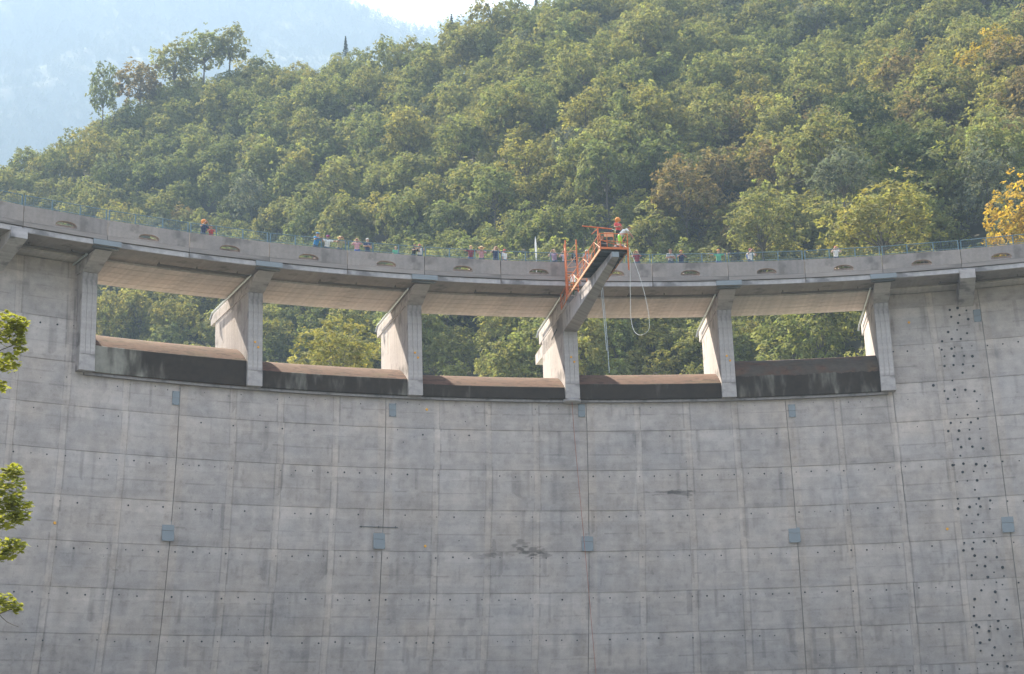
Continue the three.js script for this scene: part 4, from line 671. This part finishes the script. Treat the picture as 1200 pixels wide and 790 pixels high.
// ------------------------------------------------------------------ the near tree whose branch ends reach into the picture at the left
{
  const R = rng(4242), t = top(new THREE.Group(), 'maple_tree'), D = 32, at = (px, py, d = D) => ray(px, py).multiplyScalar(d).add(camera.position);
  const base = new THREE.Vector3(at(-190, 600).x, 0, at(-190, 600).z); t.position.copy(base); tag(t, 'sunlit yellow green maple whose branch ends reach over the wall at one side', 'tree');
  const loc = (v) => v.clone().sub(base), ends = [];
  const clumps = [[8, 385, 20, 22, 0.30, 120], [24, 382, 10, 12, 0.2, 40], [22, 402, 9, 14, 0.2, 34], [6, 425, 18, 12, 0.3, 70], [2, 452, 9, 6, 0.2, 22], [8, 575, 20, 26, 0.35, 170], [24, 598, 14, 16, 0.25, 70], [6, 605, 22, 16, 0.3, 90], [12, 640, 20, 9, 0.25, 70], [4, 652, 14, 6, 0.2, 30], [5, 706, 12, 11, 0.2, 40], [18, 712, 8, 7, 0.15, 22], [15, 552, 12, 8, 0.2, 30]];
  for (let q = 0; q < 26; q++) clumps.push([-60 - R() * 260, 150 + R() * 560, 45, 40, 0.7, 130]);
  const cl = leafCloud(), pos = [], col = [], idx = [], n = new THREE.Vector3(), tips = [];
  const OUT = [[0, -0.5], [0.16, -0.30], [0.46, -0.28], [0.30, -0.02], [0.52, 0.22], [0.20, 0.22], [0, 0.56], [-0.20, 0.22], [-0.52, 0.22], [-0.30, -0.02], [-0.46, -0.28], [-0.16, -0.30]];
  for (const [px, py, rx, ry, rz, cnt0] of clumps) { const cnt = Math.round(cnt0 * 2.2);
    const c0 = at(px, py), sx = rx * D / 1936, sy = ry * D / 1936; tips.push(loc(c0));
    for (let i = 0; i < cnt; i++) {
      const a = R() * 6.283, u = R() * 2 - 1, q = Math.sqrt(1 - u * u), k = Math.cbrt(R()) * 1.05, c = loc(c0).add(new THREE.Vector3(Math.cos(a) * q * sx * k, u * sy * k, Math.sin(a) * q * rz * k));
      n.set(R() - 0.5, 0.4 + R(), R() - 0.5).normalize(); const A = new THREE.Vector3(R() - 0.5, R() - 0.5, R() - 0.5).cross(n).normalize(), B = new THREE.Vector3().crossVectors(n, A), s = 0.085 + 0.06 * R(), o = pos.length / 3, t1 = 0.75 + 0.5 * R();
      pos.push(c.x, c.y, c.z); col.push(t1, t1, t1); for (const [x, y] of OUT) { const f = -0.25 * s * (x * x + y * y); pos.push(c.x + (A.x * x + B.x * y) * s + n.x * f, c.y + (A.y * x + B.y * y) * s + n.y * f, c.z + (A.z * x + B.z * y) * s + n.z * f); col.push(t1 * (0.95 + 0.1 * R()), t1, t1); }
      for (let v = 0; v < 12; v++) idx.push(o, o + 1 + v, o + 1 + (v + 1) % 12);
    }
  }
  const g = new THREE.BufferGeometry(); g.setAttribute('position', new THREE.Float32BufferAttribute(pos, 3)); g.setAttribute('color', new THREE.Float32BufferAttribute(col, 3)); g.setAttribute('uv', new THREE.Float32BufferAttribute(new Float32Array(pos.length / 3 * 2), 2)); g.setIndex(idx); g.computeVertexNormals();
  mesh('crown', g, leafMat(0.27, 0.28, 0.035, 0.5), t);
  const H = at(0, 250).y; const limbs = [taper([[0, -0.3, 0], [0.1, H * 0.35, 0.1], [-0.1, H * 0.7, 0], [0, H, 0]], 0.26, 0.06, 8)];
  tips.forEach((p, i) => { const y0 = Math.min(H * 0.95, Math.max(1.5, p.y - 0.4 - p.x * 0.35)); limbs.push(taper([[0, y0, 0], [p.x * 0.5, (y0 + p.y) / 2 + 0.12, p.z * 0.5], [p.x, p.y, p.z]], 0.035, 0.008, 5)); });
  const tw = loc(at(22, 735)); limbs.push(taper([[tw.x - 0.6, tw.y + 0.5, tw.z], [tw.x - 0.25, tw.y + 0.12, tw.z], [tw.x, tw.y, tw.z]], 0.010, 0.004, 4));
  mesh('trunk', merge(limbs), M.bark, t);
}

scene.traverse((o) => { if (o.isMesh) o.castShadow = o.receiveShadow = true; });
renderer.render(scene, camera);
